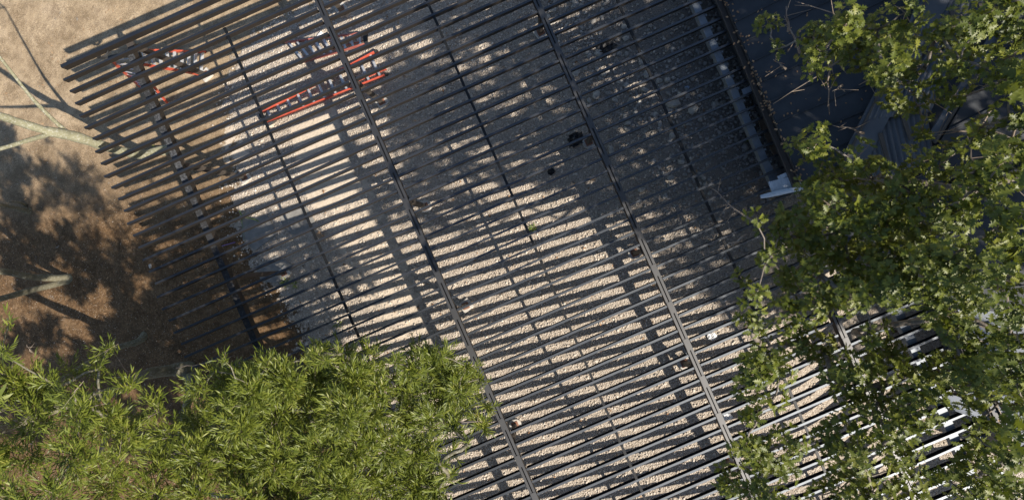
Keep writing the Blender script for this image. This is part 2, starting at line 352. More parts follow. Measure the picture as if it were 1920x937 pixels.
# loose stones as real geometry
ico_v = []; ph = (1 + 5 ** 0.5) / 2
for a, b in ((1, ph), (-1, ph), (1, -ph), (-1, -ph)): ico_v += [(0, a, b), (a, b, 0), (b, 0, a)]
ico_v = np.array(ico_v) / np.linalg.norm((0, 1, ph))
import itertools
ico_f = []
dm = np.linalg.norm(ico_v[:, None] - ico_v[None], axis=-1)
for i, j, k in itertools.combinations(range(12), 3):
    if max(dm[i, j], dm[j, k], dm[i, k]) < 1.06:
        n_ = np.cross(ico_v[j] - ico_v[i], ico_v[k] - ico_v[i])
        ico_f.append((i, j, k) if n_ @ ico_v[i] > 0 else (i, k, j))
ico_f = np.array(ico_f)
def stones(name, xy, size, mat, sink=0.2, flat=0.65):
    n = len(xy); z = ground_z(xy[:, 0], xy[:, 1])
    sc = size[:, None] * rng.uniform(0.65, 1.25, (n, 3)); sc[:, 2] *= flat
    ang = rng.uniform(0, 2 * np.pi, n); tl = rng.normal(0, 0.35, n)
    v = ico_v[None] * (1 + rng.uniform(-0.22, 0.22, (n, 12, 1))) * sc[:, None, :] * 0.5
    y = v[..., 1] * np.cos(tl)[:, None] - v[..., 2] * np.sin(tl)[:, None]; zz = v[..., 1] * np.sin(tl)[:, None] + v[..., 2] * np.cos(tl)[:, None]
    x = v[..., 0] * np.cos(ang)[:, None] - y * np.sin(ang)[:, None]; y2 = v[..., 0] * np.sin(ang)[:, None] + y * np.cos(ang)[:, None]
    P = np.stack([x + xy[:, 0:1], y2 + xy[:, 1:2], zz + (z + sc[:, 2] * 0.5 * (1 - 2 * sink))[:, None]], -1).reshape(-1, 3)
    fi = (ico_f[None] + (np.arange(n) * 12)[:, None, None]).reshape(-1)
    return np_mesh(name, P, fi, 3, mat)
N = 60000
xy = np.stack([rng.uniform(-14, 9, N), rng.uniform(-13, 14, N)], 1)
k = inpoly(xy[:, 0], xy[:, 1], gp)
cell = np.sin(xy[:, 0] * 1.7 + np.sin(xy[:, 1] * 1.1) * 2) * np.cos(xy[:, 1] * 1.4 + np.sin(xy[:, 0] * 0.9) * 1.5)
insand = inpoly(xy[:, 0], xy[:, 1], SAND) | inpoly(xy[:, 0], xy[:, 1], SAND3)
k |= inpoly(xy[:, 0] + .55, xy[:, 1], gp) & (rng.uniform(0, 1, N) < .25)
k &= ~(insand & (rng.uniform(0, 1, N) < 0.93)); k &= (cell + rng.uniform(-0.9, 0.9, N)) > -0.75
k &= rng.uniform(0, 1, N) < np.clip((4.0 - xy[:, 0]) / 3.0, 0.15, 1)
xy = xy[k]
tag(stones('gravel_stones', xy, np.abs(rng.normal(0.038, 0.016, len(xy))) + 0.018, M['gravel']), kind='stuff')
# coarse grey rubble towards the building
N = 9000
xy = np.stack([rng.uniform(0.4, 6.2, N), rng.uniform(-4.5, 11, N)], 1)
dens = np.clip((xy[:, 0] - 0.6) / 2.2, 0, 1) * np.clip(1.15 - np.abs(xy[:, 1] - 2.2) / 4.2, 0.05, 1)
dens = np.maximum(dens, 0.75 * np.exp(-((xy[:, 0] - 1.5 + 0.15 * (xy[:, 1] - 6)) / 0.8) ** 2) * (xy[:, 1] > 3.5))
xy = xy[rng.uniform(0, 1, N) < dens]
tag(stones('grey_rubble', xy, np.abs(rng.normal(0.0, 0.055, len(xy))) + 0.055, M['rubble'], 0.15), kind='stuff')
# pebbles scattered on the soil
N = 16000
xy = np.stack([rng.uniform(-27, -10, N), rng.uniform(-8, 18, N)], 1); xy = xy[~inpoly(xy[:, 0], xy[:, 1], gp)]
tag(stones('soil_pebbles', xy, np.abs(rng.normal(0, 0.014, len(xy))) + 0.014, M['pebble'], 0.3), kind='stuff')

# the larger pale limestone chunks, each on its own
def chunk(x, y, s, name='limestone_chunk', label='pale limestone chunk lying loose on shaded grey gravel under the purlins', cat='rock', group='loose limestone chunks', mat='rock'):
    p = at(x, y); z = float(ground_z(p.x, p.y)); p = at(x, y, z)
    v = ico_v * (1 + rng.uniform(-0.25, 0.25, (12, 1))) * np.array([s, s * rng.uniform(0.6, 0.95), s * 0.5]) * 0.5
    a = rng.uniform(0, 6.28); R = np.array([[math.cos(a), -math.sin(a), 0], [math.sin(a), math.cos(a), 0], [0, 0, 1]]); v = v @ R.T
    me = bpy.data.meshes.new(name); me.from_pydata((v + [0, 0, s * 0.16]).tolist(), [], ico_f.tolist()); me.materials.append(M[mat])
    o = bpy.data.objects.new(name, me); C.objects.link(o); o.location = p
    md = o.modifiers.new('bevel', 'BEVEL'); md.width = s * 0.05; md.segments = 1
    return tag(o, label, cat, group)
ROCKS = []
for x, y, s in [(1038, 18, .30), (1078, 3, .26), (1029, 31, .16), (1063, 46, .14), (1123, 99, .28), (1128, 32, .14), (1171, 51, .26), (1173, 73, .26), (1159, 101, .20),
                (1080, 137, .34), (1132, 137, .28), (1162, 154, .26), (1174, 160, .22), (1118, 179, .36), (1105, 189, .2), (1153, 188, .3), (1262, 196, .5), (1178, 231, .27),
                (1228, 214, .18), (1199, 193, .2), (1173, 241, .2), (1146, 282, .36), (1260, 255, .3), (1256, 264, .24), (1277, 304, .28), (1203, 356, .28), (1256, 334, .2),
                (1248, 368, .18), (1300, 208, .42), (1340, 196, .3), (1212, 140, .3), (1236, 152, .26), (1205, 118, .28), (1090, 60, .13), (1330, 362, .22), (1345, 395, .2)]:
    ROCKS.append((x, y, s))
ORD = 'first second third fourth fifth sixth seventh eighth ninth tenth eleventh twelfth thirteenth fourteenth fifteenth sixteenth seventeenth eighteenth nineteenth twentieth'.split() + ['twenty-first', 'twenty-second', 'twenty-third', 'twenty-fourth', 'twenty-fifth', 'twenty-sixth', 'twenty-seventh', 'twenty-eighth', 'twenty-ninth']
cnt = [0, 0, 0]
for x, y, s in sorted(ROCKS, key=lambda t: t[1]):
    e_ = x - (1157 + .44 * y); side = 0 if e_ < -50 else (1 if e_ < 0 else 2)
    big = 'large' if s > .33 else ('small' if s < .2 else 'middling')
    chunk(x, y, s, label='%s limestone chunk %s the right thin bar, %s from the top' % (big, ('well left of', 'just left of', 'right of')[side], ORD[cnt[side]]))
    cnt[side] += 1
chunk(283, 499, .22, 'white_stone', 'white angular stone on brown dirt below a purlin tip at left', group=None)
chunk(1308, 353, .14, 'small_stone', 'small tan stone beside the third bridging bar under the purlins', group=None)

# ------------------------------------------------------------------ the open steel roof frame
frame = empty('pergola_frame', (RO.x, RO.y, 0), 'large sloping dark steel roof frame of parallel purlins over the gravel', 'steel frame')
NP = 61
def bounce_sides(o):
    """tops and undersides keep the dark coat, sides get ground bounce light painted in as brown"""
    o.data.materials.append(M['bounce_brown'])
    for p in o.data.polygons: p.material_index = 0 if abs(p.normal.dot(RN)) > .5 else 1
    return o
cprof = [(-.032, 0), (.032, 0), (.032, -.022), (.028, -.022), (.028, -.005), (-.026, -.005), (-.026, -.195), (.028, -.195), (.028, -.178), (.032, -.178), (.032, -.2), (-.032, -.2)]
U_L, U_B1, U_B2, U_R = 5.40, 20.12, 35.13, 45.82
def lower_u(u, r, h):
    """u of the point h below the purlin plane that is seen where the plane point (u, r) is seen"""
    P = rp(u, r); cpos = Vector((0, 0, H)); v = (P - cpos).normalized()
    t = ((RO + RN * h - cpos).dot(RN)) / v.dot(RN); Q = cpos + v * t - RO
    return Q.dot(EU) / D, Q.dot(ER) / D
uL = lower_u(U_L, 14, -0.2)[0]; uR = lower_u(U_R, 23, -0.2)[0]
def right_end(r):
    return 47.55 + rng.uniform(-.06, .06) if r < 31 else (46.9 if r < 37 else 52.6 + rng.uniform(-.2, .2))
for r in range(NP):
    mb = MB(); re = right_end(r); ls = rng.uniform(-.18, .18)
    y = -ER; z = RN
    yy = y
    segs = [(ls, U_B1 - .27), (U_B1 + .27, U_B2 - .27), (U_B2 + .27, re)]
    if r >= 37: segs = segs[:2] + [(U_B2 + .27, U_R - .27), (U_R + .27, re)]
    for a, b in segs:
        # long members are never dead straight: break each into three with a few millimetres of drift
        k = 3; pts = [rp(a + (b - a) * i / k, r + (rng.uniform(-.02, .02) if 0 < i < k else rng.uniform(-.008, .008)), rng.uniform(-.004, .004)) for i in range(k + 1)]
        for i in range(k):
            if r == 0:
                mb.sweep(pts[i], pts[i + 1], [(p * 1.6 + .01, q_ * 1.25) for p, q_ in cprof], yy, z)
            else: mb.sweep(pts[i], pts[i + 1], cprof, yy, z)
    bounce_sides(mb.build('purlin', M['purlin'], frame))
# doubled channel beams flush with the purlins
def double_beam(u, r0, r1):
    mb = MB()
    for s in (-1, 1):
        prof = [(s * .020, .012), (s * .105, .012), (s * .105, -.015), (s * .099, -.015), (s * .099, .006), (s * .027, .006), (s * .027, -.29), (s * .099, -.29), (s * .099, -.27), (s * .105, -.27), (s * .105, -.30), (s * .020, -.30)]
        # web outward so the flat side shows
        prof = [(s * .016, .012), (s * .092, .012), (s * .092, -.24), (s * .016, -.24), (s * .016, -.234), (s * .086, -.234), (s * .086, .006), (s * .016, .006)]
        mb.sweep(rp(u, r0), rp(u, r1), prof, EU, RN)
    o = bounce_sides(mb.build('main_beam', M['beam'], frame))
    r = r0 + 2.6
    while r < r1 - .5:
        MB().box(rp(u, r, .016), .17, .36, .008, (EU, ER, RN)).build('tie_plate', M['beam'], o); r += 3.0
double_beam(U_B1, -0.4, NP); double_beam(U_B2, -0.4, NP)
double_beam(U_R + .1, 37.2, NP)
# beam under the purlins near their left tips, its galvanising showing through
mb = MB(); 
ip = [(-.085, -.205), (.085, -.205), (.085, -.219), (.006, -.219), (.006, -.445), (.085, -.445), (.085, -.459), (-.085, -.459), (-.085, -.445), (-.006, -.445), (-.006, -.219), (-.085, -.219)]
ip = [(-.10, -.205), (.10, -.205), (.10, -.50), (-.10, -.50)]
mb.sweep(rp(uL, 0.6), rp(uL, NP), ip, EU, RN); lb = bounce_sides(mb.build('edge_beam', M['peeled'], frame))
# flat galvanised beam under the purlins near the building
mb = MB(); mb.sweep(rp(uR, -6), rp(uR, 30.6), [(-.11, -.205), (.11, -.205), (.11, -.42), (-.11, -.42)], EU, RN); gb = mb.build('galvanised_beam', M['galv'], frame)
for r in range(9, 31): MB().box(rp(uR + .35, r + .25, -.19), .05, .07, .03, (EU, ER, RN)).tube([rp(uR + .35, r + .25, -.18), rp(uR + .35, r + .25, -.15)], [.012, .012], 6).build('bolt_clip', M['galv'], gb)
mb = MB(); a = at(1392, 174, .52); b = at(1432, 156, .52); mb.bar(a, b, .17, .12); mb.build('strut', M['galv'], frame)
u2 = lower_u(50.3, 43.5, -0.2)[0]
mb = MB(); mb.sweep(rp(u2, 37.5), rp(u2, NP), [(-.14, -.205), (.14, -.205), (.14, -.42), (-.14, -.42)], EU, RN); mb.build('galvanised_beam', M['galv'], frame)
# bridging bars crossing the purlins at mid-span
for u, r0 in ((12.78, 2.3), (27.63, 0), (40.65, 0)):
    mb = MB()
    for r in range(int(r0) - (0 if r0 else 1), NP - 1):
        a = max(r, r0) + .10; b = r + .90
        if b <= a: continue
        uu, _ = u, 0
        mb.bar(rp(uu, a, -.03), rp(uu + rng.uniform(-.02, .02), b, -.03), .078, .05, RN)
        mb.bar(rp(uu, a, -.03), rp(uu, a + .1, -.02), .09, .04, RN)
    mb.build('bridging_bar', M['rod'], frame)
# posts down to the footings
POSTS = [('B1', 715, 190, 's'), ('B1', 797, 387, 'r'), ('B1', 873, 573, 's'), ('B1', 966, 797, 'r'), ('B1', 640, 18, 's'),
         ('B2', 1104, 266, 'r'), ('B2', 1190, 474, 'r'), ('B2', 1284, 681, 's'), ('B2', 1362, 866, 's'), ('B2', 1014, 60, 's'),
         ('L', 457, 332, 's'), ('L', 531, 511, 's'), ('L', 384, 140, 's'), ('L', 610, 700, 's')]
pier_lab = {(715, 190): 'square pale footing with rust ring, uppermost one seen right of the second main beam',
 (797, 387): 'round pale footing right of the left double beam, above picture centre height',
 (873, 573): 'square footing with rusty plate just right of the left double beam, below the round one',
 (966, 797): 'round pale footing with rusty plate right of the left double beam near the bottom',
 (640, 18): 'pale square footing below the left double beam at the top edge',
 (1104, 266): 'shaded round footing beside black plastic sheet left of the right double beam',
 (1190, 474): 'sunlit round footing left of the right double beam with a round shadow beside it',
 (1284, 681): 'dark topped square footing left of the right double beam, lower part of the frame',
 (1362, 866): 'lowest footing below the right double beam beside the oak leaves',
 (1014, 60): 'dark shaded footing below the right double beam near the top edge',
 (457, 332): 'white footing with a red brown plate right of the peeling edge beam',
 (531, 511): 'pale footing among green weeds below the edge beam struts',
 (384, 140): 'footing beside the leaning ladders in the upper left of the frame',
 (610, 700): 'footing under the narrow leaved tree crown at lower left'}
for bm, x, y, sh in POSTS:
    p = at(x, y, 0.12); p.z = 0
    u = {'B1': U_B1, 'B2': U_B2, 'L': uL}[bm]; hgt = {'B1': -.24, 'B2': -.24, 'L': -.455}[bm]
    r = (p.y - RO.y) / (ER.y * D)
    t = rp(u, r, hgt)
    mb = MB(); mb.bar(Vector((p.x, p.y, .15)), t, .13, .13, ER); mb.bar(t - Vector((0, 0, .02)), t + RN * .02, .22, .22, ER)
    mb.build('post', M['post'], frame)
    c = empty('concrete_pier', p, pier_lab[(x, y)], 'footing', 'footings under the steel posts')
    mb = MB()
    if sh == 'r': mb.disc(p - Vector((0, 0, .1)), .21, .20, 28)
    else: mb.box(p + Vector((0, 0, .0)), .40, .38, .2, (Vector((.96, .28, 0)), Vector((-.28, .96, 0)), Vector((0, 0, 1))))
    mb.build('pier_body', M['concrete'], c, bevel=.012)
    mb = MB(); mb.box(p + Vector((0, 0, .112)), .23, .23, .02); mb.build('base_plate', M['rust'], c)

# ------------------------------------------------------------------ the building with its dark metal roofs
bld = empty('metal_roof_building', at(1500, 150, 0), 'long low building with dark blue grey standing seam roof in tree shade', 'building')
def seamed(name, mat, P0, P1, P2, P3, n, seam=(.03, .05), seam_mat=None, thick=.03):
    """quad roof: P0-P1 the eave, P3-P2 the far edge; ribs run from eave to far edge"""
    P0, P1, P2, P3 = map(Vector, (P0, P1, P2, P3)); nrm = (P1 - P0).cross(P3 - P0).normalized()
    if nrm.z < 0: nrm = -nrm
    mb = MB(); lo = [p - nrm * thick for p in (P0, P1, P2, P3)]
    mb.add([P0, P1, P2, P3] + lo, [(0, 1, 2, 3), (7, 6, 5, 4), (0, 4, 5, 1), (1, 5, 6, 2), (2, 6, 7, 3), (3, 7, 4, 0)])
    for i in range(n + 1):
        a = P0.lerp(P1, i / n); b = P3.lerp(P2, i / n); mb.bar(a + nrm * seam[1] / 2, b + nrm * seam[1] / 2, seam[0], seam[1], nrm)
    return mb.build(name, mat, bld)
E0 = at(1330, -70, .95); E1 = at(1503, 345, .95); ed = (E1 - E0); up = Vector((0, 0, 1)); acr = ed.cross(up).normalized(); acr = acr if acr.x > 0 else -acr
run = 6.4; rise = 1.15
P3 = E0 + acr * run + up * rise; P2 = E1 + acr * 2.1 + up * rise * 2.1 / run
P3b = E0 + acr * 4.9 + up * rise * 4.9 / run
seamed('standing_seam_roof', M['roof'], E0, E1, P2, E0 + acr * run + up * rise, 11, (.028, .045))
# hip cap, then the corrugated infill sheets, a second cap and the far roof slope
def strip(name, mat, a, b, w, h): 
    mb = MB(); mb.bar(a, b, w, h); return mb.build(name, mat, bld)
h0 = at(1800, -90, 2.1); h1 = at(1592, 318, 1.55)
strip('hip_cap', M['flash'], h0, h1, .62, .05)
strip('cap_joint', M['gutter'], h0 + Vector((-.36, -.05, .01)), h1 + Vector((-.36, -.05, .01)), .05, .06)
def corrugated(name, mat, poly, z0, slope, ribdir, period=.16, amp=.02):
    """corrugated sheet over a convex quad given by four ground-plan corners"""
    P = [Vector(p) for p in poly]; mb = MB(); na, nb = 90, 6; vs = []
    for i in range(na + 1):
        for j in range(nb + 1):
            q_ = P[0].lerp(P[1], i / na).lerp(P[3].lerp(P[2], i / na), j / nb)
            w_ = (P[1] - P[0]).length * i / na
            vs.append(q_ + up * (amp * math.sin(2 * math.pi * w_ / period)))
    fs = [(i * (nb + 1) + j, (i + 1) * (nb + 1) + j, (i + 1) * (nb + 1) + j + 1, i * (nb + 1) + j + 1) for i in range(na) for j in range(nb)]
    mb.add(vs, fs); o = mb.build(name, mat, bld, smooth=True)
    md = o.modifiers.new('thick', 'SOLIDIFY'); md.thickness = .01; return o
corrugated('corrugated_sheet', M['flash'], [at(1612, 235, 1.62), at(1735, 190, 1.62), at(1752, 300, 1.56), at(1640, 345, 1.56)], 0, 0, None)
corrugated('corrugated_sheet', M['flash'], [at(1665, 120, 1.80), at(1800, 70, 1.80), at(1745, 210, 1.70), at(1625, 225, 1.70)], 0, 0, None)
corrugated('corrugated_sheet', M['flash'], [at(1735, -40, 2.0), at(1875, -60, 2.0), at(1810, 78, 1.9), at(1680, 110, 1.9)], 0, 0, None)
mb = MB(); Q_ = [at(1725, -80, 1.85), at(1935, -80, 1.95), at(1745, 330, 1.42), at(1592, 345, 1.42)]
mb.add(Q_ + [p - up * .04 for p in Q_], [(0, 1, 2, 3), (7, 6, 5, 4), (0, 4, 5, 1), (1, 5, 6, 2), (2, 6, 7, 3), (3, 7, 4, 0)]); mb.build('valley_sheet', M['roof'], bld)
for a, b, w_ in (((1688, 205, 1.72), (1708, 262, 1.66), .10), ((1650, 250, 1.70), (1668, 312, 1.66), .10), ((1783, 20, 2.05), (1800, 60, 2.0), .1), ((1838, 5, 2.1), (1852, 45, 2.05), .12)):
    strip('valley_joint', M['gutter'], at(*a), at(*b), w_, .04)
strip('hip_cap', M['flash'], at(1925, -30, 2.15), at(1745, 262, 1.72), .22, .06)
strip('cap_joint', M['gutter'], at(1935, -28, 2.17), at(1752, 268, 1.74), .07, .08)
A = at(1700, 372, 1.55); B = at(1938, -30, 2.0)
seamed('standing_seam_roof', M['roof'], B, A, A + Vector((5.5, 0.4, .25)), B + Vector((5.5, 0.4, .25)), 6, (.05, .05))
mb = MB(); Q_ = [at(1655, 300, 1.25), at(2250, 200, 1.3), at(2250, 640, 1.0), at(1700, 560, 0.8)]
mb.add(Q_ + [p - up * .04 for p in Q_], [(0, 1, 2, 3), (7, 6, 5, 4), (0, 4, 5, 1), (1, 5, 6, 2), (2, 6, 7, 3), (3, 7, 4, 0)]); mb.build('valley_sheet', M['roof'], bld)
A2 = at(1560, 395, 1.2); B2 = at(1700, 352, 1.5)
seamed('lower_roof', M['roof'], A2, at(1640, 560, .9), at(2100, 520, 1.3), at(1990, 300, 1.45), 3, (.05, .05))
# zinc roof at the lower right with its own gutter
e0 = at(1776, 588, .35); e1 = at(1905, 880, .2)
seamed('zinc_roof', M['rooflight'], e0 + Vector((.25, 0, .0)), e1 + Vector((.25, 0, .0)), e1 + Vector((5, -.6, .9)), e0 + Vector((5, -.6, .9)), 9, (.05, .06))
seamed('zinc_flashing', M['rooflight'], at(1768, 742, .55), at(1790, 768, .5), at(1846, 790, .6), at(1825, 735, .65), 2, (.02, .03))
def gutter(a, b, w=.2, h=.16):
    mb = MB(); d = (b - a).normalized(); y = up.cross(d).normalized()
    t = .012
    mb.sweep(a, b, [(-w / 2, 0), (-w / 2, -h), (w / 2, -h), (w / 2, 0), (w / 2 - t, 0), (w / 2 - t, -h + t), (-w / 2 + t, -h + t), (-w / 2 + t, 0)], y, up)
    return mb.build('gutter', M['gutter'], bld)
g0 = E0 + Vector((-.13, 0, 0)); g1 = E1 + Vector((-.13, 0, 0)); gutter(g0, g1); 
gutter(e0 + Vector((.1, 0, -.02)), e1 + Vector((.1, 0, -.02)), .26)
for a, b in ((E0, E1), (e0, e1)):
    mb = MB()
    a_, b_ = a + Vector((.12, 0, -.12)), b + Vector((.12, 0, -.12)); zb = -1.9
    mb.bar(Vector((a_.x, a_.y, (a_.z + zb) / 2)), Vector((b_.x, b_.y, (b_.z + zb) / 2)), .12, a_.z - zb)
    mb.build('wall', M['wall'], bld)

# boards lying in the gap between frame and building
for k_, (x, y, s, lab) in enumerate([(1452, 222, 1.0, 'upper brown board with screws lying between the galvanised beam and the gutter'), (1464, 246, 1.0, 'middle brown board lying between the galvanised beam and the gutter'),
                      (1474, 270, 1.0, 'lower brown board lying between the galvanised beam and the gutter')]):
    p = at(x - 3, y + 3, 0.05); mb = MB(); mb.box(p, .8, .34, .03, (Vector((.99, .02, -.05)).normalized(), Vector((-.02, 1, 0)).normalized(), Vector((.05, 0, 1)).normalized()))
    for i in (-1, 1): mb.disc(p + Vector((.3 * i, .1, .015)), .012, .006, 8)
    o = mb.build('board', M['plywood']); tag(top(o), lab, 'board')
    pz = o.location
# folded galvanised outlet lying at the end of the flat beam
sc_ = empty('metal_outlet_box', at(1472, 348, .75), 'pale ribbed sheet metal box with a round pipe at the end of the galvanised beam', 'sheet metal')
P = [at(1441, 341, .78), at(1497, 327, .78), at(1506, 352, .78), at(1450, 366, .78)]
mb = MB(); lo = [p - up * .1 for p in P]; mb.add(P + lo, [(3, 2, 1, 0), (4, 5, 6, 7), (0, 1, 5, 4), (1, 2, 6, 5), (2, 3, 7, 6), (3, 0, 4, 7)])
for i in range(1, 14):
    a = P[0].lerp(P[1], i / 14); b = P[3].lerp(P[2], i / 14); mb.bar(a + up * .006, a.lerp(b, .72) + up * .006, .018, .012)
mb.build('ribbed_panel', M['galv_light'], sc_)
mb = MB(); mb.tube([at(1426, 369, .8), at(1440, 366, .82), at(1504, 352, .84)], [.05, .075, .075], 14); mb.build('pipe', M['galv_light'], sc_)
mb = MB(); mb.box(at(1468, 330, .76), .3, .12, .03); mb.build('flange', M['galv_light'], sc_)

# ------------------------------------------------------------------ ladders
def ladder(name, label, a0, a1, b0, b1, n, orange='orange', dz=.0, rear=None, feet='b', step=(.075, .03), skip=0, rail=(.05, .10)):
    """rails a0-b0 and a1-b1, n treads between them; rear = offset of a second folded frame"""
    c = (a0 + a1 + b0 + b1) / 4; root = empty(name, Vector((c.x, c.y, 0)), label, 'ladder', 'orange ladders under the frame')
    def frm(q, mat_t, st, sm):
        A0, A1, B0, B1 = q; nrm = (A1 - A0).cross(B0 - A0).normalized()
        for a, b in ((A0, B0), (A1, B1)):
            mb = MB(); mb.bar(a, b, rail[0], rail[1] * sm, nrm); mb.build('rail', M[orange], root)
        for i in range(n):
            t = (i + .6 + skip) / (n + skip); p = A0.lerp(B0, t); q_ = A1.lerp(B1, t); d = (B0 - A0).normalized()
            mb = MB(); mb.bar(p, q_, st[0], st[1], nrm); mb.build('tread', M['alu'], root)
    frm((a0, a1, b0, b1), 'alu', step, 1.0)
    if rear is not None:
        r_ = Vector(rear); s0, s1 = a0.lerp(a1, .2), a1.lerp(a0, .2)
        q2 = (s0 + r_, s1 + r_, b0.lerp(b1, .12) + r_, b1.lerp(b0, .12) + r_)
        for a, b in ((q2[0], q2[2]), (q2[1], q2[3])):
            mb = MB(); mb.bar(a, b, .025, .05); mb.build('rear_rail', M[orange], root)
        for i in range(n - 1):
            t = (i + 1.15) / n; mb = MB(); mb.bar(q2[0].lerp(q2[2], t), q2[1].lerp(q2[3], t), .03, .03); mb.build('rung', M['alu'], root)
    fa = (b0, b1)
    for p in fa:
        d = ((b0 - a0) if p is b0 else (b1 - a1)).normalized(); mb = MB(); mb.bar(p, p + d * .13, .07, .1); mb.build('foot', M['rubber'], root)
    mb = MB(); d = (a0 - b0).normalized(); mb.bar(a0 + d * .03 , a1 + d * .03, .14, .07); mb.build('top_cap', M['rubber'], root)
    return root
ladder('step_ladder', 'bright orange folded stepladder lying on gravel across the left double beam', at(490, 212, .32), at(499, 230, .32), at(702, 98, .16), at(722, 141, .16), 11, rear=(.10, .10, -.12))
ladder('step_ladder', 'faded orange ladder in shade above the bright folded stepladder', at(684, 62, .35), at(684, 83, .35), at(534, 80, .2), at(566, 117, .2), 9, 'orange_old', rear=(.06, .08, -.1))
ladder('leaning_ladder', 'orange ladder with wide aluminium treads standing beside the edge beam, feet to the right', at(258, 94, 2.7), at(268, 121, 2.7), at(385, 98, .02), at(381, 141, .02), 9, step=(.11, .03))
ladder('leaning_ladder', 'orange ladder with thin rungs left of the edge beam near the purlin tips', at(205, 110, 2.7), at(240, 103, 2.7), at(264, 164, .02), at(314, 194, .02), 9, step=(.035, .035))
# bucket at the narrow end of the lying ladder
p = at(514, 229, 0); bk = empty('bucket', p, 'cream plastic bucket tipped against the narrow end of the bright stepladder', 'bucket')
mb = MB(); ax = Vector((.75, .45, .12)).normalized(); q_ = p + Vector((0, 0, .17)); mb.tube([q_ - ax * .18, q_ + ax * .18, q_ + ax * .18, q_ - ax * .15], [.13, .165, .15, .12], 20, cap=False)
mb.tube([q_ - ax * .18, q_ - ax * .175], [.13, .13], 20); mb.build('bucket_body', M['bucket'], bk, smooth=False)
mb = MB(); s_ = ax.cross(up).normalized(); mb.tube([q_ + ax * .17 + s_ * .165 * math.cos(t) + (ax * .12 - up * .12) * math.sin(t) for t in np.linspace(0, math.pi, 9)], [.006] * 9, 6); mb.build('handle', M['rubber'], bk)
# black hose coil hanging at the first purlin
p = at(187, 98, 3.95); hs = MB()
for k_ in range(3):
    hs.tube([p + Vector((.22 * math.cos(t) * (1 - .1 * k_), .16 * math.sin(t), -.1 - .03 * k_ - .06 * math.sin(t))) for t in np.linspace(0, 6.28, 15)], [.022] * 15, 6)
o = hs.build('hose_coil', M['rubber'], smooth=True); tag(top(o), 'black hose coil hung on the outermost purlin near its tip', 'hose')

# ------------------------------------------------------------------ litter and small things on the ground
def crumple(name, x, y, s, mat, label, cat, seed):
    rr_ = np.random.default_rng(seed); p = at(x, y); z = float(ground_z(p.x, p.y)); p = at(x, y, z); n = 7; vs = []
    for i in range(n):
        for j in range(n):
            e = 1 - .25 * rr_.random(); vs.append(p + Vector(((i / (n - 1) - .5) * s * e, (j / (n - 1) - .5) * s * .8 * e, .03 + .22 * s * rr_.random())))
    fs = [(i * n + j, (i + 1) * n + j, (i + 1) * n + j + 1, i * n + j + 1) for i in range(n - 1) for j in range(n - 1) if not (i in (0, n - 2) and j in (0, n - 2))]
    mb = MB().add(vs, fs); o = mb.build(name, M[mat]); o.modifiers.new('t', 'SOLIDIFY').thickness = .008; top(o); return tag(o, label, cat)
crumple('plastic_sheet', 1080, 262, .6, 'tarp', 'crumpled black plastic sheet left of the shaded round footing', 'plastic sheet', 1)
crumple('plastic_sheet', 1138, 88, .62, 'tarp', 'crumpled black plastic sheet among stones near the top between double beam and thin bar', 'plastic sheet', 2)
crumple('plastic_sheet', 1034, 322, .28, 'tarp', 'small scrap of black plastic on gravel near the middle bridging bar', 'plastic sheet', 3)
crumple('plastic_scrap', 1334, 630, .32, 'white', 'crumpled white plastic scrap on sunlit gravel right of the right double beam', 'litter', 4)
crumple('plastic_scrap', 1364, 780, .3, 'white', 'small white plastic scrap at the lower right double beam beside oak leaves', 'litter', 5)
crumple('plastic_scrap', 1288, 165, .16, 'blue', 'small pale blue plastic scrap on grey rubble', 'litter', 6)
crumple('plastic_scrap', 603, 68, .3, 'white', 'white bit of packing in gravel beside the upper left double beam', 'litter', 8)
for x, y, w_, l_, h_, m_, lab in ((602, 442, .16, .30, .12, 'brick', 'short brown wood offcut on shaded gravel left of the left double beam'),
                         (1470, 352, .3, .4, .04, 'plywood', 'weathered board under the pale ribbed metal box'),
                         (1290, 655, .22, .3, .1, 'galv', 'grey metal bracket beside the dark topped footing')):
    p = at(x, y); z = float(ground_z(p.x, p.y)); p = at(x, y, z); a = rng.uniform(-.5, .5)
    mb = MB(); mb.box(p + up * h_ / 2, w_, l_, h_, (Vector((math.cos(a), math.sin(a), 0)), Vector((-math.sin(a), math.cos(a), 0)), up)); 
    o = mb.build('offcut', M[m_], bevel=.006); top(o); tag(o, lab, 'scrap')
# grey concrete slab remains at the edge of the gravel
for k_, (pts, lab) in enumerate([([(452, 412), (500, 402), (520, 438), (478, 470), (455, 450)], 'broken grey concrete slab at the gravel edge beside yellow weeds'),
                     ([(520, 395), (570, 380), (590, 415), (560, 445), (532, 430)], 'second grey concrete slab piece between two bridging bar shadows'),
                     ([(478, 500), (520, 478), (552, 500), (520, 530), (490, 528)], 'pale concrete slab piece beside the weedy footing')]):
    P = [at(x, y, .05) for x, y in pts]; n = len(P); mb = MB(); mb.add(P + [p - up * .1 for p in P], [tuple(range(n))[::-1], tuple(range(n, 2 * n))] + [(i, (i + 1) % n, n + (i + 1) % n, n + i) for i in range(n)])
    o = mb.build('concrete_slab', M['grey_concrete'], bevel=.01); top(o); tag(o, lab, 'slab')
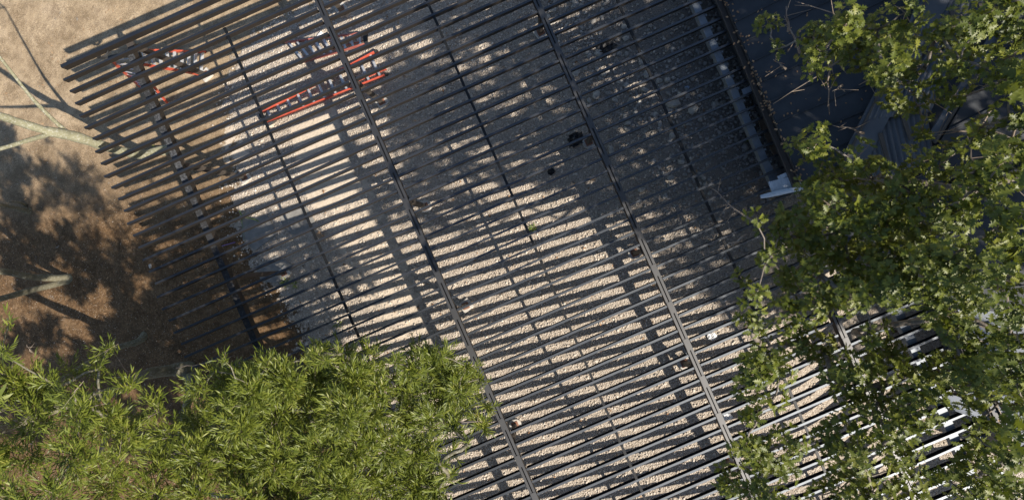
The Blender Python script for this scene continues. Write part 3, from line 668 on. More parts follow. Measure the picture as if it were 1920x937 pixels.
# ------------------------------------------------------------------ foliage
def oak_template():
    out = [(0, 0), (.10, .03), (.16, .20), (.25, .07), (.36, .36), (.47, .10), (.62, .33), (.68, .10), (.84, .21), (.84, .07), (1, 0)]
    V = []; Fc = []
    def idx_(p): V.append(p); return len(V) - 1
    mid = [idx_((x, 0)) for x in (0, .2, .4, .58, .75, 1)]
    def nm(x): return min(range(6), key=lambda i: abs((0, .2, .4, .58, .75, 1)[i] - x))
    for s in (1, -1):
        ids = [mid[0]] + [idx_((x, y * s)) for x, y in out[1:-1]] + [mid[5]]
        last = mid[0]
        for i in range(len(ids) - 1):
            m_ = mid[nm((out[i][0] + out[i + 1][0]) / 2)]
            if m_ != last and ids[i] not in (m_, last): Fc.append((last, m_, ids[i]) if s > 0 else (last, ids[i], m_))
            if len({ids[i], ids[i + 1], m_}) == 3: Fc.append((ids[i], m_, ids[i + 1]) if s > 0 else (ids[i], ids[i + 1], m_))
            last = m_
    V = np.array([(x, y, -.22 * x * x + .28 * abs(y)) for x, y in V]); return V, np.array(Fc)
def narrow_template():
    V = np.array([(0, 0), (.22, .075), (.22, -.07), (.5, .10 + .05), (.5, -.09 + .05), (.8, .06 + .14), (.8, -.055 + .14), (1, .24)])
    V = np.array([(x, y, -.30 * x * x + .25 * abs(y - .22 * x * x)) for x, y in V]); return V, np.array([(0, 1, 2), (1, 3, 4), (1, 4, 2), (3, 5, 6), (3, 6, 4), (5, 7, 6)])
OAK = oak_template(); NAR = narrow_template()
def leaves(name, tmpl, c, d, nrm, s, mat, parent=None, width=1.0):
    V, Fc = tmpl; c = np.asarray(c); d = d / np.linalg.norm(d, axis=1, keepdims=True)
    nrm = nrm - (nrm * d).sum(1, keepdims=True) * d; nrm /= np.linalg.norm(nrm, axis=1, keepdims=True); side = np.cross(nrm, d)
    P = c[:, None] + s[:, None, None] * (V[None, :, 0:1] * d[:, None] + V[None, :, 1:2] * width * side[:, None] + V[None, :, 2:3] * nrm[:, None])
    n = len(c); fi = (Fc[None] + (np.arange(n) * len(V))[:, None, None]).reshape(-1)
    return np_mesh(name, P.reshape(-1, 3), fi, 3, mat, parent, smooth=True)
def rnd_unit(n):
    v = rng.normal(size=(n, 3)); return v / np.linalg.norm(v, axis=1, keepdims=True)

def oak_clumps(clumps, per=55.0, lsize=(.09, .155)):
    """rosettes of lobed leaves through flattened clumps; returns leaf arrays and twig tubes"""
    Cc = []; Dd = []; Nn = []; tw = MB()
    for ctr, R, dn in clumps:
        n = max(3, int(per * dn * R * R)); o_ = rnd_unit(n) * (rng.uniform(0, 1, n) ** .45)[:, None] * np.array([R, R, R * .5])
        hub = Vector(ctr) - Vector((0, 0, R * .35))
        for k_ in range(n):
            p = Vector(ctr) + Vector(o_[k_]); dirn = (p - hub).normalized()
            if k_ % 4 == 0:
                mid_ = hub.lerp(p, .5) + Vector(rnd_unit(1)[0]) * R * .08
                tw.tube([hub, mid_, p], [.010, .006, .003], 3, cap=False)
            m_ = rng.integers(4, 8); a0 = rng.uniform(0, 6.28)
            ref = Vector((0, 0, 1)); e1 = dirn.cross(Vector((.3, .2, .9))).normalized(); e2 = dirn.cross(e1)
            for j in range(m_):
                a = a0 + 6.28 * j / m_ + rng.uniform(-.3, .3); v_ = e1 * math.cos(a) + e2 * math.sin(a) + dirn * rng.uniform(.1, .8); v_.z -= .15
                Cc.append(p + v_ * .02); Dd.append(v_); Nn.append((dirn + Vector((0, 0, .9)) + Vector(rnd_unit(1)[0]) * .55))
    return np.array([list(v) for v in Cc]), np.array([list(v) for v in Dd]), np.array([list(v) for v in Nn]), rng.uniform(*lsize, len(Cc)), tw
def narrow_clumps(clumps, per=14.0, lsize=(.115, .195)):
    """drooping sprays of long narrow leaflets along twigs"""
    Cc = []; Dd = []; Nn = []; tw = MB()
    for ctr, R, dn in clumps:
        n = max(4, int(per * dn * R * R)); o_ = rnd_unit(n) * (rng.uniform(0, 1, n) ** .4)[:, None] * np.array([R, R, R * .45])
        hub = Vector(ctr) - Vector((0, 0, R * .4))
        for k_ in range(n):
            p = Vector(ctr) + Vector(o_[k_]); dirn = (p - hub); dirn = (dirn.normalized() + Vector(rnd_unit(1)[0]) * .5 + Vector((.15, .25, .1))).normalized()
            L = rng.uniform(.25, .5); st = p - dirn * L * .5
            if k_ % 8 == 0: tw.tube([hub, hub.lerp(st, .6), st, p + dirn * L * .5], [.009, .006, .004, .002], 3, cap=False)
            sd = dirn.cross(Vector((0, 0, 1))); sd = sd.normalized() if sd.length > .1 else Vector((1, 0, 0))
            m_ = rng.integers(9, 15)
            for j in range(m_):
                t = j / (m_ - 1); s_ = 1 if j % 2 else -1
                v_ = dirn * (.75 + .5 * t) + sd * s_ * rng.uniform(.45, .95) * (1 - .5 * t) + Vector(rnd_unit(1)[0]) * .22; v_.z -= rng.uniform(0, .25)
                Cc.append(st + dirn * L * t); Dd.append(v_); Nn.append(Vector((0, 0, 1)) + Vector(rnd_unit(1)[0]) * .6)
    return np.array([list(v) for v in Cc]), np.array([list(v) for v in Dd]), np.array([list(v) for v in Nn]), rng.uniform(*lsize, len(Cc)), tw
def bend(a, b, k=.12, n=5):
    """slightly crooked path from a to b"""
    a = Vector(a); b = Vector(b); L = (b - a).length; pts = []
    for i in range(n + 1):
        t = i / n; w_ = math.sin(math.pi * t); pts.append(a.lerp(b, t) + Vector(rnd_unit(1)[0]) * L * k * .25 * w_ + Vector((0, 0, 1)) * L * k * .3 * w_)
    return pts
def grow(nodes, hubs, mat, parent, rmin=.006, kr=.0045, drop=.12):
    """join every hub to the nearest point already reached, thicker towards the trunk"""
    P = [Vector(p) for p in nodes]; par = [-1] * len(P); rest = [Vector(h) for h in hubs]; n0 = len(P)
    A = np.array([list(p) for p in P]); Rr = np.array([list(h) for h in rest]); best = np.full(len(rest), 1e9); bi = np.zeros(len(rest), int)
    for i, a in enumerate(A):
        d = np.linalg.norm(Rr - a, axis=1); m = d < best; best[m] = d[m]; bi[m] = i
    done = np.zeros(len(rest), bool)
    for _ in range(len(rest)):
        k = int(np.argmin(np.where(done, 1e9, best))); done[k] = True; P.append(rest[k]); par.append(int(bi[k])); j = len(P) - 1
        d = np.linalg.norm(Rr - Rr[k], axis=1) * 1.08; m = (d < best) & ~done; best[m] = d[m]; bi[m] = j
    w = [1] * len(P)
    for j in range(len(P) - 1, n0 - 1, -1): w[par[j]] += w[j]
    mb = MB()
    for j in range(n0, len(P)):
        a, b = P[par[j]], P[j]; ra = rmin + kr * math.sqrt(min(w[j] + 1, 60)) * 1.3; rb = rmin + kr * math.sqrt(min(w[j], 60))
        pts = bend(a, b, .22, 4); mb.tube(pts, [ra + (rb - ra) * i / 4 for i in range(5)], 5)
    o = mb.build('branches', mat, parent, smooth=True); o['kind'] = 'stuff'
def clump(x, y, rpx, h, dn=1.0):
    h += rng.uniform(-.7, .6); dn *= rng.uniform(.5, 1.2); x += rng.uniform(-5, 5); y += rng.uniform(-5, 5)
    p = at(x, y, h); return (tuple(p), rpx * (H - h) / F, dn)

# --- oak on the right: trunk beyond the frame, limbs reaching over the roof and the frame
OAKC = [(1438, 48, 20, 9.6, 1), (1452, 92, 10, 9.6, .7), (1525, 70, 26, 9.8, 1), (1545, 100, 28, 9.6, 1), (1510, 112, 20, 9.6, .9), (1590, 40, 32, 10, 1), (1620, 95, 34, 9.8, 1), (1650, 50, 30, 10.2, .8),
 (1660, 140, 26, 9.6, 1), (1690, 90, 34, 10.2, .9), (1698, 160, 28, 9.8, 1), (1725, 195, 26, 9.6, .9), (1742, 120, 30, 10, .8), (1700, 20, 32, 10.4, .8), (1760, 60, 34, 10.4, .7), (1820, 40, 34, 10.6, .8),
 (1808, 110, 28, 10.2, .7), (1880, 60, 40, 10.8, .9), (1900, 140, 36, 10.6, .8), (1850, 160, 20, 10, .6), (1523, 142, 14, 9.3, .9), (1870, 15, 34, 10.8, .9),
 (1538, 258, 30, 9.8, 1.2), (1530, 282, 18, 9.6, 1), (1606, 300, 34, 9.6, .8), (1580, 340, 36, 9.4, .7), (1640, 335, 36, 9.8, .9), (1560, 385, 42, 9.6, .9), (1505, 400, 34, 9.6, .9), (1470, 440, 40, 9.8, 1), (1418, 405, 16, 9.4, .7),
 (1440, 480, 28, 9.6, .8), (1520, 455, 40, 9.4, .7), (1590, 430, 44, 9.8, .9), (1650, 400, 44, 10, .9), (1700, 355, 40, 10, .9), (1730, 245, 18, 9.4, .8), (1770, 310, 36, 10, .8), (1700, 440, 50, 9.6, .9), (1770, 400, 48, 10.2, .9), (1840, 350, 44, 10.4, .9),
 (1900, 300, 44, 10.6, .9), (1850, 240, 26, 10.4, .6), (1905, 220, 30, 10.6, .8), (1880, 420, 54, 10.8, 1), (1800, 480, 54, 10.4, .9), (1740, 510, 46, 10.4, 1), (1660, 490, 44, 9.8, .9), (1600, 500, 42, 9.6, .8), (1540, 520, 38, 9.4, .8), (1490, 520, 24, 9.4, .6),
 (1392, 518, 12, 9.2, .6), (1420, 560, 26, 9.6, .9), (1410, 610, 30, 9.8, 1), (1470, 590, 34, 9.6, .8), (1530, 580, 34, 9.6, .8), (1600, 560, 34, 10, .8), (1680, 545, 46, 10.6, 1.1), (1740, 550, 40, 10.8, 1.1), (1620, 545, 20, 10.4, 1),
 (1430, 660, 26, 9.6, .9), (1410, 690, 34, 10, 1.1), (1455, 700, 30, 10, 1.1), (1500, 640, 34, 9.4, .8), (1545, 650, 34, 9.4, .9), (1400, 735, 22, 9.4, .8), (1420, 780, 28, 9.6, .9), (1455, 740, 22, 9.6, .7),
 (1640, 620, 28, 9.4, .8), (1655, 660, 30, 9.4, .9), (1600, 700, 42, 9.6, .9), (1660, 720, 48, 10, 1), (1720, 700, 40, 9.6, .9), (1590, 750, 46, 9.6, .9), (1650, 780, 46, 9.8, .9), (1720, 760, 44, 9.8, 1), (1560, 700, 26, 9.2, .7),
 (1880, 520, 54, 10.8, 1), (1820, 560, 44, 10.4, .8), (1900, 600, 50, 10.8, .9), (1900, 690, 50, 10.6, 1), (1840, 700, 48, 10.2, .9), (1790, 745, 24, 9.6, .7), (1880, 760, 40, 10.4, .8),
 (1390, 840, 28, 9.6, 1), (1430, 850, 38, 9.8, 1), (1480, 830, 34, 9.6, .9), (1370, 900, 30, 9.4, .9), (1420, 925, 36, 9.6, .9), (1460, 890, 36, 9.6, .9),
 (1570, 830, 44, 9.8, .9), (1620, 860, 50, 10.2, 1.1), (1600, 905, 44, 9.8, .9), (1680, 830, 44, 9.8, .9), (1700, 870, 34, 9.6, .7), (1650, 940, 44, 9.8, .8), (1700, 930, 34, 9.6, .7),
 (1540, 930, 34, 9.4, .8), (1840, 880, 44, 10, .9), (1890, 860, 44, 10.4, .8), (1780, 690, 36, 9.8, .8), (1850, 640, 36, 10.2, .7), (1800, 620, 30, 10, .8), (1820, 810, 26, 9.6, .7), (1780, 900, 36, 9.8, .7), (1880, 700, 40, 10.4, .9), (1845, 745, 30, 10, .8), (1900, 925, 44, 10.4, .9), (1830, 940, 40, 9.8, .9), (1905, 800, 30, 10, .6), (1480, 950, 36, 9.6, .8),]
oak = empty('oak_tree', at(2060, 520, 0) + Vector((0, 0, -1.15)), 'spreading oak with lobed leaves covering the right side over roof and purlins', 'tree')
base = Vector(oak.location); fork = Vector((base.x, base.y, 5.8))
cl = [clump(*c) for c in OAKC]
# the crown goes on beyond the right and lower edges of the picture; it is what shades the upper half of the frame
OFF = []
for x in range(1960, 2420, 78):
    for y in range(-130, 960, 84):
        OFF.append((x + rng.uniform(-22, 22), y + rng.uniform(-22, 22), 50, 10.2 + rng.uniform(-.8, 1.0), .6))
for x in range(2440, 4600, 108):
    for y in range(-700, 2000, 108):
        if y < 700 + .68 * (x - 2300): OFF.append((x + rng.uniform(-34, 34), y + rng.uniform(-34, 34), 72, 10.2 + rng.uniform(-.8, 1.0), .62))
OFF = [c for c in OFF if c[1] < 850 + .60 * max(0, c[0] - 2300)]
cl2 = [clump(*c) for c in OFF] + [((x + rng.uniform(-.3, .3), y + rng.uniform(-.3, .3), rng.uniform(9.4, 10.8)), .72, .65) for x in np.arange(14.4, 21, 1.05) for y in np.arange(-12.2, -2, 1.05)]
low = [((c[0] + rng.uniform(-.15, .15), c[1] + rng.uniform(-.15, .15), c[2] - .9), R, .4) for (c, R, d_n), (px_, py_, *_r) in zip(cl, OAKC) if R > .24 and py_ < 640 and px_ > 1480]
cl = [(c, R, d_n * (.85 if py_ > 690 else 1.0)) for (c, R, d_n), (px_, py_, *_r) in zip(cl, OAKC)]
c_, d_, n_, s_l, tw = oak_clumps(cl + low, 290); leaves('crown', OAK, c_, d_, n_, s_l, M['oak_leaf'], oak)
c_, d_, n_, s_l, tw2 = oak_clumps(cl2, 105, (.17, .25)); leaves('crown', OAK, c_, d_, n_, s_l, M['oak_leaf'], oak)
mb = MB(); mb.tube([base - up * .3, base + up * 1, base + Vector((.1, .1, 4)), fork], [.55, .42, .34, .30], 14); trunk = mb.build('trunk', M['oak_bark'], oak, smooth=True)
limb_ends = [at(1880, 120, 9.2), at(1650, 330, 8.6), at(1760, 520, 9.0), at(1740, 720, 8.4), at(1820, 900, 8.8), at(1600, 620, 8.2), at(2200, 300, 9.2), at(2250, 750, 9.2), at(2900, 200, 9.4), at(2900, 700, 9.4), at(3300, 500, 9.4), at(2600, -100, 9.2)]
nodes_ = []
for e_ in limb_ends:
    pts = bend(fork - up * rng.uniform(0, 1.0), e_, .38, 7); mb = MB(); rr0 = .12
    mb.tube(pts, [rr0 * (1 - .75 * i / 7) + .015 for i in range(8)], 8); mb.build('limb', M['oak_bark'], oak, smooth=True); nodes_ += pts[3:]
grow(nodes_, [Vector(c) - Vector((0, 0, R * .35)) for c, R, d_n in cl + cl2], M['oak_bark'], oak)
tw.build('twigs', M['twig'], oak)['kind'] = 'stuff'; tw2.build('twigs', M['twig'], oak)['kind'] = 'stuff'
# bare twigs sticking out over the dark roof
bt = MB()
for a, b in (((1478, 60, 9.2), (1474, 12, 9.3)), ((1500, 100, 9.2), (1470, 30, 9.2)), ((1474, 130, 9), (1450, 112, 9)), ((1640, 60, 9.4), (1490, 10, 9.2)), ((1555, 120, 9), (1552, 200, 8.8)),
             ((1630, 80, 9.2), (1450, 195, 8.8)), ((1580, 160, 9), (1560, 172, 9)), ((1690, 130, 9), (1610, 160, 8.8)), ((1620, 250, 9), (1560, 235, 9)), 
             ((1870, 160, 9.4), (1720, 200, 9)), ((1860, 200, 9.4), (1800, 280, 9.2)), ((1910, 230, 9.4), (1850, 330, 9.2)), ((1840, 250, 9.2), (1740, 250, 9)), ((1400, 440, 9), (1345, 470, 8.8)), ((1420, 420, 9), (1330, 350, 8.8)), ((1530, 560, 9), (1440, 545, 8.8))):
    pts = bend(at(*a), at(*b), .25, 5); bt.tube(pts, [.022, .018, .014, .010, .007, .004], 5)
    for k_ in (2, 3, 4): bt.tube([pts[k_], pts[k_] + Vector(rnd_unit(1)[0]) * rng.uniform(.15, .4)], [.008, .003], 4)
bt.build('bare_twigs', M['twig'], oak, smooth=True)['kind'] = 'stuff'

# --- narrow-leaved tree, lower left
NARC = [(20, 720, 50, 7.2, 1), (80, 730, 50, 7.4, 1), (130, 770, 52, 7.4, 1), (60, 790, 60, 7.6, 1), (190, 790, 50, 7.2, .9), (230, 830, 54, 7.2, .9), (130, 850, 60, 7.6, 1), (40, 860, 60, 7.8, 1), (200, 900, 60, 7.2, .9), (90, 930, 60, 7.6, 1),
 (20, 940, 60, 7.8, 1), (290, 870, 50, 7, .8), (280, 930, 50, 7, .8), (370, 720, 34, 7, .8), (420, 715, 44, 7.4, 1.1), (470, 725, 46, 7.4, 1.1), (530, 705, 44, 7.4, 1.1), (590, 700, 46, 7.6, 1.1), (650, 700, 44, 7.6, 1.1),
 (700, 715, 36, 7.4, 1), (380, 790, 44, 7, .8), (440, 790, 54, 7.4, 1), (510, 780, 56, 7.6, 1.1), (580, 770, 56, 7.6, 1.1), (640, 770, 50, 7.4, 1), (700, 770, 34, 7, .8), (360, 860, 50, 7, .8), (430, 870, 60, 7.2, .9), (510, 860, 60, 7.4, .9),
 (590, 850, 56, 7.2, .9), (660, 840, 50, 7, .8), (730, 840, 44, 7, .9), (780, 850, 34, 7, .8), (360, 930, 50, 7, .9), (450, 940, 60, 7.2, .9), (540, 930, 60, 7.2, 1), (630, 920, 60, 7.2, 1), (710, 910, 54, 7.2, 1), (780, 905, 40, 7.2, .9), (800, 935, 36, 7.2, .9),
 (765, 680, 30, 7, .8), (810, 680, 34, 7.2, 1), (850, 710, 38, 7.4, 1.1), (860, 760, 34, 7.4, 1.1), (820, 740, 36, 7.2, .9), (810, 790, 36, 7.2, .9), (850, 800, 26, 7, .8), (770, 780, 30, 6.8, .7), (760, 720, 30, 6.6, .6), (870, 735, 26, 7.2, 1), (590, 655, 14, 7, .8),
 (200, 655, 20, 6.4, .7), (5, 610, 22, 7.6, 1), (5, 660, 24, 7.4, .9), (55, 690, 18, 7.2, .8), (240, 690, 18, 6, .6)]
nt_ = empty('narrow_leaved_tree', at(348, 697, 0), 'yellow green tree with long narrow leaves filling the lower left corner', 'tree')
def nh(x, h): return float(np.interp(x, [120, 400, 870], [11.0, 8.3, 6.0])) + (h - 7.2) * .8
cln = [clump(x - (9 if x > 780 else 0), y + (10 if y < 735 and x > 360 else 0), r_ * .92, nh(x, h), dn) for x, y, r_, h, dn in NARC if not (205 < x < 345 and 665 < y < 815)]
for x, y in ((400, 668), (440, 672), (490, 668), (545, 655), (575, 648), (612, 655), (660, 648), (690, 672), (735, 660), (775, 645), (830, 648), (868, 672), (893, 700), (905, 745), (903, 782), (880, 815), (845, 838), (818, 858), (838, 880), (822, 905),
             (385, 700), (20, 668), (48, 676), (100, 690), (140, 705), (165, 728), (205, 640), (185, 665), (600, 640), (632, 634), (420, 655), (505, 650)):
    cln.append(clump(x, y + (26 if 380 < x < 720 else (14 if x > 200 else 30)), rng.uniform(9, 18), nh(x, 7.2 + rng.uniform(-.4, .6)), rng.uniform(.6, 1.2)))
for x, y, r_, h in ((372, 745, 22, 5.4), (352, 790, 24, 5.2), (385, 775, 24, 5.6), (300, 820, 26, 5.6), (335, 850, 26, 5.6), (262, 790, 22, 6)): cln.append(clump(x, y, r_, h, .8))
# the same crown beyond the frame, left and below
OFFN = []
for x in range(-560, 0, 100):
    for y in range(600 if x < -150 else 760, 1250, 110): OFFN.append((x + rng.uniform(-30, 30), y + rng.uniform(-30, 30), 78, 11.2 + rng.uniform(-.6, .6), 1.0))
for x in range(0, 860, 105):
    for y in (1010, 1100, 1190): OFFN.append((x + rng.uniform(-30, 30), y + rng.uniform(-20, 20), 62, nh(x, 7.2) + rng.uniform(-.5, .6), 1.0))
for x in range(-560, 760, 105):
    for y in (1280, 1370, 1460): OFFN.append((x + rng.uniform(-30, 30), y + rng.uniform(-20, 20), 70, 9.8 + rng.uniform(-.5, .6), 1.1))
for x in range(300, 800, 80):
    for y in (1160, 1240, 1320): OFFN.append((x + rng.uniform(-20, 20), y + rng.uniform(-20, 20), 60, 7.1 + rng.uniform(-.3, .3), .9))
cln2 = [clump(*c) for c in OFFN]
low = [((c[0] + rng.uniform(-.2, .2), c[1] + rng.uniform(-.2, .2), c[2] - 1.1), R * .9, .42) for c, R, d_n in cln if R > .3]
c_, d_, n_, s_l, tw = narrow_clumps(cln + low, 440); s_l = s_l * np.interp(c_[:, 2], [6, 11], [1.0, .80]); leaves('crown', NAR, c_, d_, n_, s_l, M['narrow_leaf'], nt_, .85)
c_, d_, n_, s_l, tw2 = narrow_clumps(cln2, 125, (.24, .34)); leaves('crown', NAR, c_, d_, n_, s_l, M['narrow_leaf'], nt_, 1.3)
B0 = Vector(nt_.location); nd = []
def limb(pts, rads, parent, mat='pale_bark', name='limb', n=10):
    P = [Vector(p) for p in pts]; Q = []; Rr = []
    for i in range(len(P) - 1):                       # Catmull-Rom with a little unevenness
        p0 = P[max(i - 1, 0)]; p1 = P[i]; p2 = P[i + 1]; p3 = P[min(i + 2, len(P) - 1)]
        for t in np.linspace(0, 1, 6)[:-1]:
            q_ = .5 * ((2 * p1) + (p2 - p0) * t + (2 * p0 - 5 * p1 + 4 * p2 - p3) * t * t + (3 * p1 - p0 - 3 * p2 + p3) * t ** 3)
            Q.append(q_); Rr.append((rads[i] * (1 - t) + rads[i + 1] * t) * rng.uniform(.92, 1.09))
    Q.append(P[-1]); Rr.append(rads[-1]); mb = MB(); mb.tube(Q, Rr, n); mb.build(name, M[mat], parent, smooth=True); return Q
nd += limb([at(358, 693, -.1), at(348, 690, .3), at(318, 694, .9), at(270, 703, 2), at(210, 735, 3.1), at(140, 752, 4.2), at(40, 790, 5.8), at(-60, 830, 7.8), at(-120, 850, 9.2)], [.34, .26, .20, .19, .18, .16, .13, .09, .05], nt_, 'grey_bark', 'trunk')
nd += limb([at(352, 697, .15), at(356, 730, .9), at(345, 785, 2.2), at(338, 840, 3.6), at(334, 890, 4.6), at(420, 930, 5.8), at(520, 890, 6.4)], [.16, .14, .13, .11, .09, .06, .04], nt_, 'pale_bark')
nd += limb([at(338, 840, 3.6), at(420, 830, 4.4), at(520, 800, 4.9), at(640, 780, 5.1), at(760, 770, 5.1), at(830, 760, 5.1)], [.09, .08, .07, .055, .04, .02], nt_, 'pale_bark')
nd += limb([at(200, 737, 3.2), at(200, 800, 4.6), at(180, 860, 5.8), at(100, 900, 6.6)], [.10, .08, .06, .03], nt_, 'grey_bark')
grow(nd, [Vector(c) - Vector((0, 0, R * .4)) for c, R, d_n in cln + cln2], M['grey_bark'], nt_)
tw.build('twigs', M['twig'], nt_)['kind'] = 'stuff'; tw2.build('twigs', M['twig'], nt_)['kind'] = 'stuff'
bt = MB()
for a, b in (((330, 690, 6.8), (440, 665, 7)), ((250, 705, 5), (150, 700, 5.6)), ((240, 700, 4.6), (225, 670, 5.2)), ((260, 775, 6), (200, 790, 6.6)), ((345, 850, 7.2), (230, 860, 7.4)), ((470, 720, 7.8), (445, 668, 7.9)), ((650, 640, 7.4), (630, 660, 7)), ((860, 790, 7.2), (905, 790, 7.2)), ((60, 660, 7), (50, 645, 7.2))):
    pts = bend(at(*a), at(*b), .25, 5); bt.tube(pts, [.016, .014, .012, .009, .006, .003], 5)
    for k_ in (2, 3, 4): bt.tube([pts[k_], pts[k_] + Vector(rnd_unit(1)[0]) * rng.uniform(.1, .3)], [.006, .002], 4)
bt.build('bare_twigs', M['twig'], nt_, smooth=True)['kind'] = 'stuff'

# --- pale barked trunk beside the purlin tips, forking towards the camera
t1 = empty('pale_bark_tree', at(312, 283, 0), 'pale lichen covered tree trunk forking beside the upper purlin tips at left', 'tree')
q = limb([at(322, 281, -.15), at(300, 283, .1), at(270, 290, .55), at(232, 284, 1.4), at(190, 272, 2.3), at(140, 256, 3.2), at(88, 246, 4.0)], [.24, .17, .16, .16, .165, .165, .15], t1, 'pale_bark', 'trunk', 14)
e1_ = limb([at(95, 248, 3.9), at(50, 234, 4.5), at(0, 217, 5.2), at(-80, 185, 6.2), at(-190, 150, 7.4)], [.13, .125, .115, .09, .05], t1, 'pale_bark', n=12)
e2_ = limb([at(92, 252, 3.9), at(50, 264, 4.6), at(0, 279, 5.3), at(-90, 300, 6.4), at(-170, 300, 7.2)], [.08, .065, .06, .045, .03], t1, 'pale_bark')
e3_ = limb([at(128, 250, 3.3), at(100, 225, 3.8), at(70, 195, 4.3), at(50, 172, 4.7), at(25, 140, 5.2), at(0, 108, 5.7), at(-60, 30, 6.8)], [.075, .06, .055, .045, .042, .038, .025], t1, 'pale_bark')
cl3 = [clump(x, y, 60, h, .45) for x, y, h in ((-260, 120, 8.2), (-190, 40, 8), (-330, 220, 8.4), (-260, 320, 8), (-180, -60, 7.8), (-400, 80, 8.6))]
c_, d_, n_, s_l, tw = narrow_clumps(cl3, 60, (.16, .24)); leaves('crown', NAR, c_, d_, n_, s_l, M['narrow_leaf'], t1)
br = MB(); nn = e1_ + e2_ + e3_
for ctr, R, dn in cl3: br.tube(bend(min(nn, key=lambda p: (p - Vector(ctr)).length), Vector(ctr), .2, 4), [.035, .028, .02, .014, .008], 5)
br.build('branches', M['twig'], t1, smooth=True)['kind'] = 'stuff'; tw.build('twigs', M['twig'], t1)['kind'] = 'stuff'
# --- twin stems at the left edge
t2 = empty('twin_stem_tree', at(128, 522, 0), 'twin stemmed tree trunk in dappled shade at the left edge, halfway down', 'tree')
limb([at(133, 521, -.1), at(108, 521, .35), at(60, 519, 1.3), at(0, 508, 2.6), at(-120, 500, 4.6), at(-300, 480, 6.8)], [.20, .14, .12, .115, .10, .05], t2, 'grey_bark', 'trunk')
limb([at(128, 525, -.05), at(100, 533, .5), at(50, 546, 1.6), at(0, 560, 2.7), at(-120, 590, 4.8)], [.16, .12, .11, .10, .05], t2, 'grey_bark')
cl4 = [clump(x, y, 64, h, .45) for x, y, h in ((-380, 430, 7.8), (-300, 540, 7.4), (-260, 440, 7.6), (-420, 560, 8))]
c_, d_, n_, s_l, tw = narrow_clumps(cl4, 60, (.16, .24)); leaves('crown', NAR, c_, d_, n_, s_l, M['narrow_leaf'], t2)
t3 = empty('small_tree', at(56, 392, 0), 'short forked trunk in deep shade above the twin stems at left edge', 'tree')
limb([at(60, 396, -.1), at(46, 394, .3), at(20, 388, .9), at(-20, 380, 1.9), at(-120, 360, 4)], [.14, .10, .085, .075, .04], t3, 'grey_bark', 'trunk')
limb([at(48, 386, .05), at(38, 380, .5), at(20, 378, 1.0)], [.06, .04, .02], t3, 'grey_bark')
t4 = empty('leaning_tree', at(266, 633, 0), 'slender leaning mossy trunk between dappled dirt and the narrow leaved crown', 'tree')
limb([at(273, 627, -.1), at(258, 640, .4), at(225, 650, 1.0), at(180, 672, 2.0), at(120, 708, 3.3), at(60, 740, 4.6), at(-20, 780, 6)], [.17, .12, .105, .10, .095, .08, .04], t4, 'grey_bark', 'trunk')

# --- weeds
def weed(x, y, s, n, label, droop=.3):
    p = at(x, y, .02); v = rnd_unit(n); v[:, 2] = np.abs(v[:, 2]) * .5 + .25
    c = np.array([list(p)] * n) + v * np.array([s, s, .0]) * rng.uniform(0, .4, (n, 1)) + np.array([0, 0, .04]); 
    o = leaves('weed', NAR, c, v, np.array([[0, 0, 1.0]] * n) + rnd_unit(n) * .3, rng.uniform(.5, 1.0, n) * s, M['weed'], None, 1.2)
    top(o); tag(o, label, 'weed')
weed(456, 408, .30, 9, 'yellow green strappy weed at the gravel edge above the broken slab')
weed(536, 528, .22, 22, 'small green weeds directly below the pale footing')
weed(553, 532, .2, 22, 'green weeds right of the pale footing by the gravel edge')
weed(1000, 428, .18, 24, 'small green tuft in sunlit gravel beside the middle bridging bar')
weed(634, 606, .22, 10, 'thin weed stem in gravel left of the narrow leaved crown')
weed(291, 279, .16, 10, 'tiny green seedling on dirt below the pale trunk fork')
weed(1400, 262, .14, 10, 'tiny dark weed in the rubble beside the galvanised beam')
mb = MB(); mb.tube([at(452, 405, .1), at(480, 412, .16), at(492, 420, .1)], [.006, .022, .008], 5); mb.tube([at(452, 405, .1), at(456, 430, .1), at(459, 452, .06)], [.008, .008, .004], 5)
o = mb.build('yellow_strap', M['weed']); top(o); tag(o, 'yellow plastic strap lying across the broken grey slab', 'strap')
mb = MB(); mb.tube([at(416, 461, .05), at(430, 457, .07), at(441, 454, .05)], [.012, .012, .012], 6); o = mb.build('purple_cord', simple('purple_plastic', (.16, .09, .36), (.22, .14, .45), .5)); top(o); tag(o, 'short purple plastic cord on dirt right of the edge beam', 'cord')

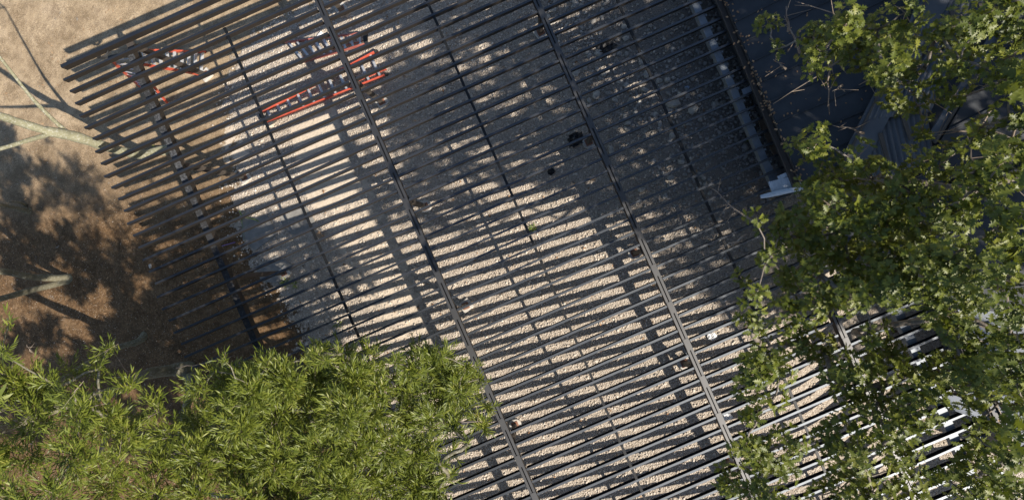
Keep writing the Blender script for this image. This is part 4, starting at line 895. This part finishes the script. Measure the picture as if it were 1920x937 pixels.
# --- dead leaves caught along the gutter and scattered on the ground
n = 260; t = rng.uniform(.12, 1, n) ; cl_ = rng.uniform(0, 1, n) < np.clip(.25 + .9 * np.exp(-((t - .56) / .09) ** 2) + .3 * np.sin(t * 40), .05, 1); t = t[cl_]; n = len(t)
P = np.array([list(E0.lerp(E1, tt)) for tt in t]) + np.stack([rng.normal(-.02, .07, n), rng.normal(0, .03, n), rng.uniform(.015, .09, n)], 1)
tag(leaves('dead_leaves', OAK, P, rnd_unit(n) * np.array([1, 1, .3]), np.array([[0, 0, 1.0]] * n) + rnd_unit(n) * .5, rng.uniform(.07, .12, n), M['dead_leaf']), kind='stuff')
n = 260; P = np.stack([rng.uniform(-12, 4, n), rng.uniform(-9, 12, n), np.zeros(n)], 1); P[:, 2] = ground_z(P[:, 0], P[:, 1]) + .045
tag(leaves('fallen_leaves', OAK, P, rnd_unit(n) * np.array([1, 1, .1]), np.array([[0, 0, 1.0]] * n) + rnd_unit(n) * .3, rng.uniform(.07, .12, n), M['dead_leaf']), kind='stuff')
n = 130; P = np.array([list(E0.lerp(E1, rng.uniform(.1, 1)) + acr * (rng.uniform(0, 1) ** 1.6) * 4.2) for _ in range(n)]); P[:, 2] += (P[:, :2] - np.array([E0.x, E0.y])) @ np.array([acr.x, acr.y]) * rise / run + .02
tag(leaves('roof_litter', OAK, P, rnd_unit(n) * np.array([1, 1, .1]), np.array([[0, 0, 1.0]] * n) + rnd_unit(n) * .2, rng.uniform(.06, .10, n), M['dead_leaf']), kind='stuff')
n = 900; P = np.stack([rng.uniform(-26, -11, n), rng.uniform(-6, 16, n), np.zeros(n)], 1); P = P[~inpoly(P[:, 0], P[:, 1], gp)]; n = len(P); P[:, 2] = .04
tag(leaves('soil_litter', NAR, P, rnd_unit(n) * np.array([1, 1, .1]), np.array([[0, 0, 1.0]] * n) + rnd_unit(n) * .3, rng.uniform(.06, .14, n), M['dead_leaf']), kind='stuff')
n = 60; t = rng.uniform(0.05, .95, n); P = np.array([list(e0.lerp(e1, tt)) for tt in t]) + np.stack([rng.normal(.1, .06, n), rng.normal(0, .03, n), rng.uniform(-.1, .02, n)], 1)
tag(leaves('gutter_leaves', OAK, P, rnd_unit(n) * np.array([1, 1, .3]), np.array([[0, 0, 1.0]] * n) + rnd_unit(n) * .5, rng.uniform(.09, .15, n), M['dead_leaf']), kind='stuff')
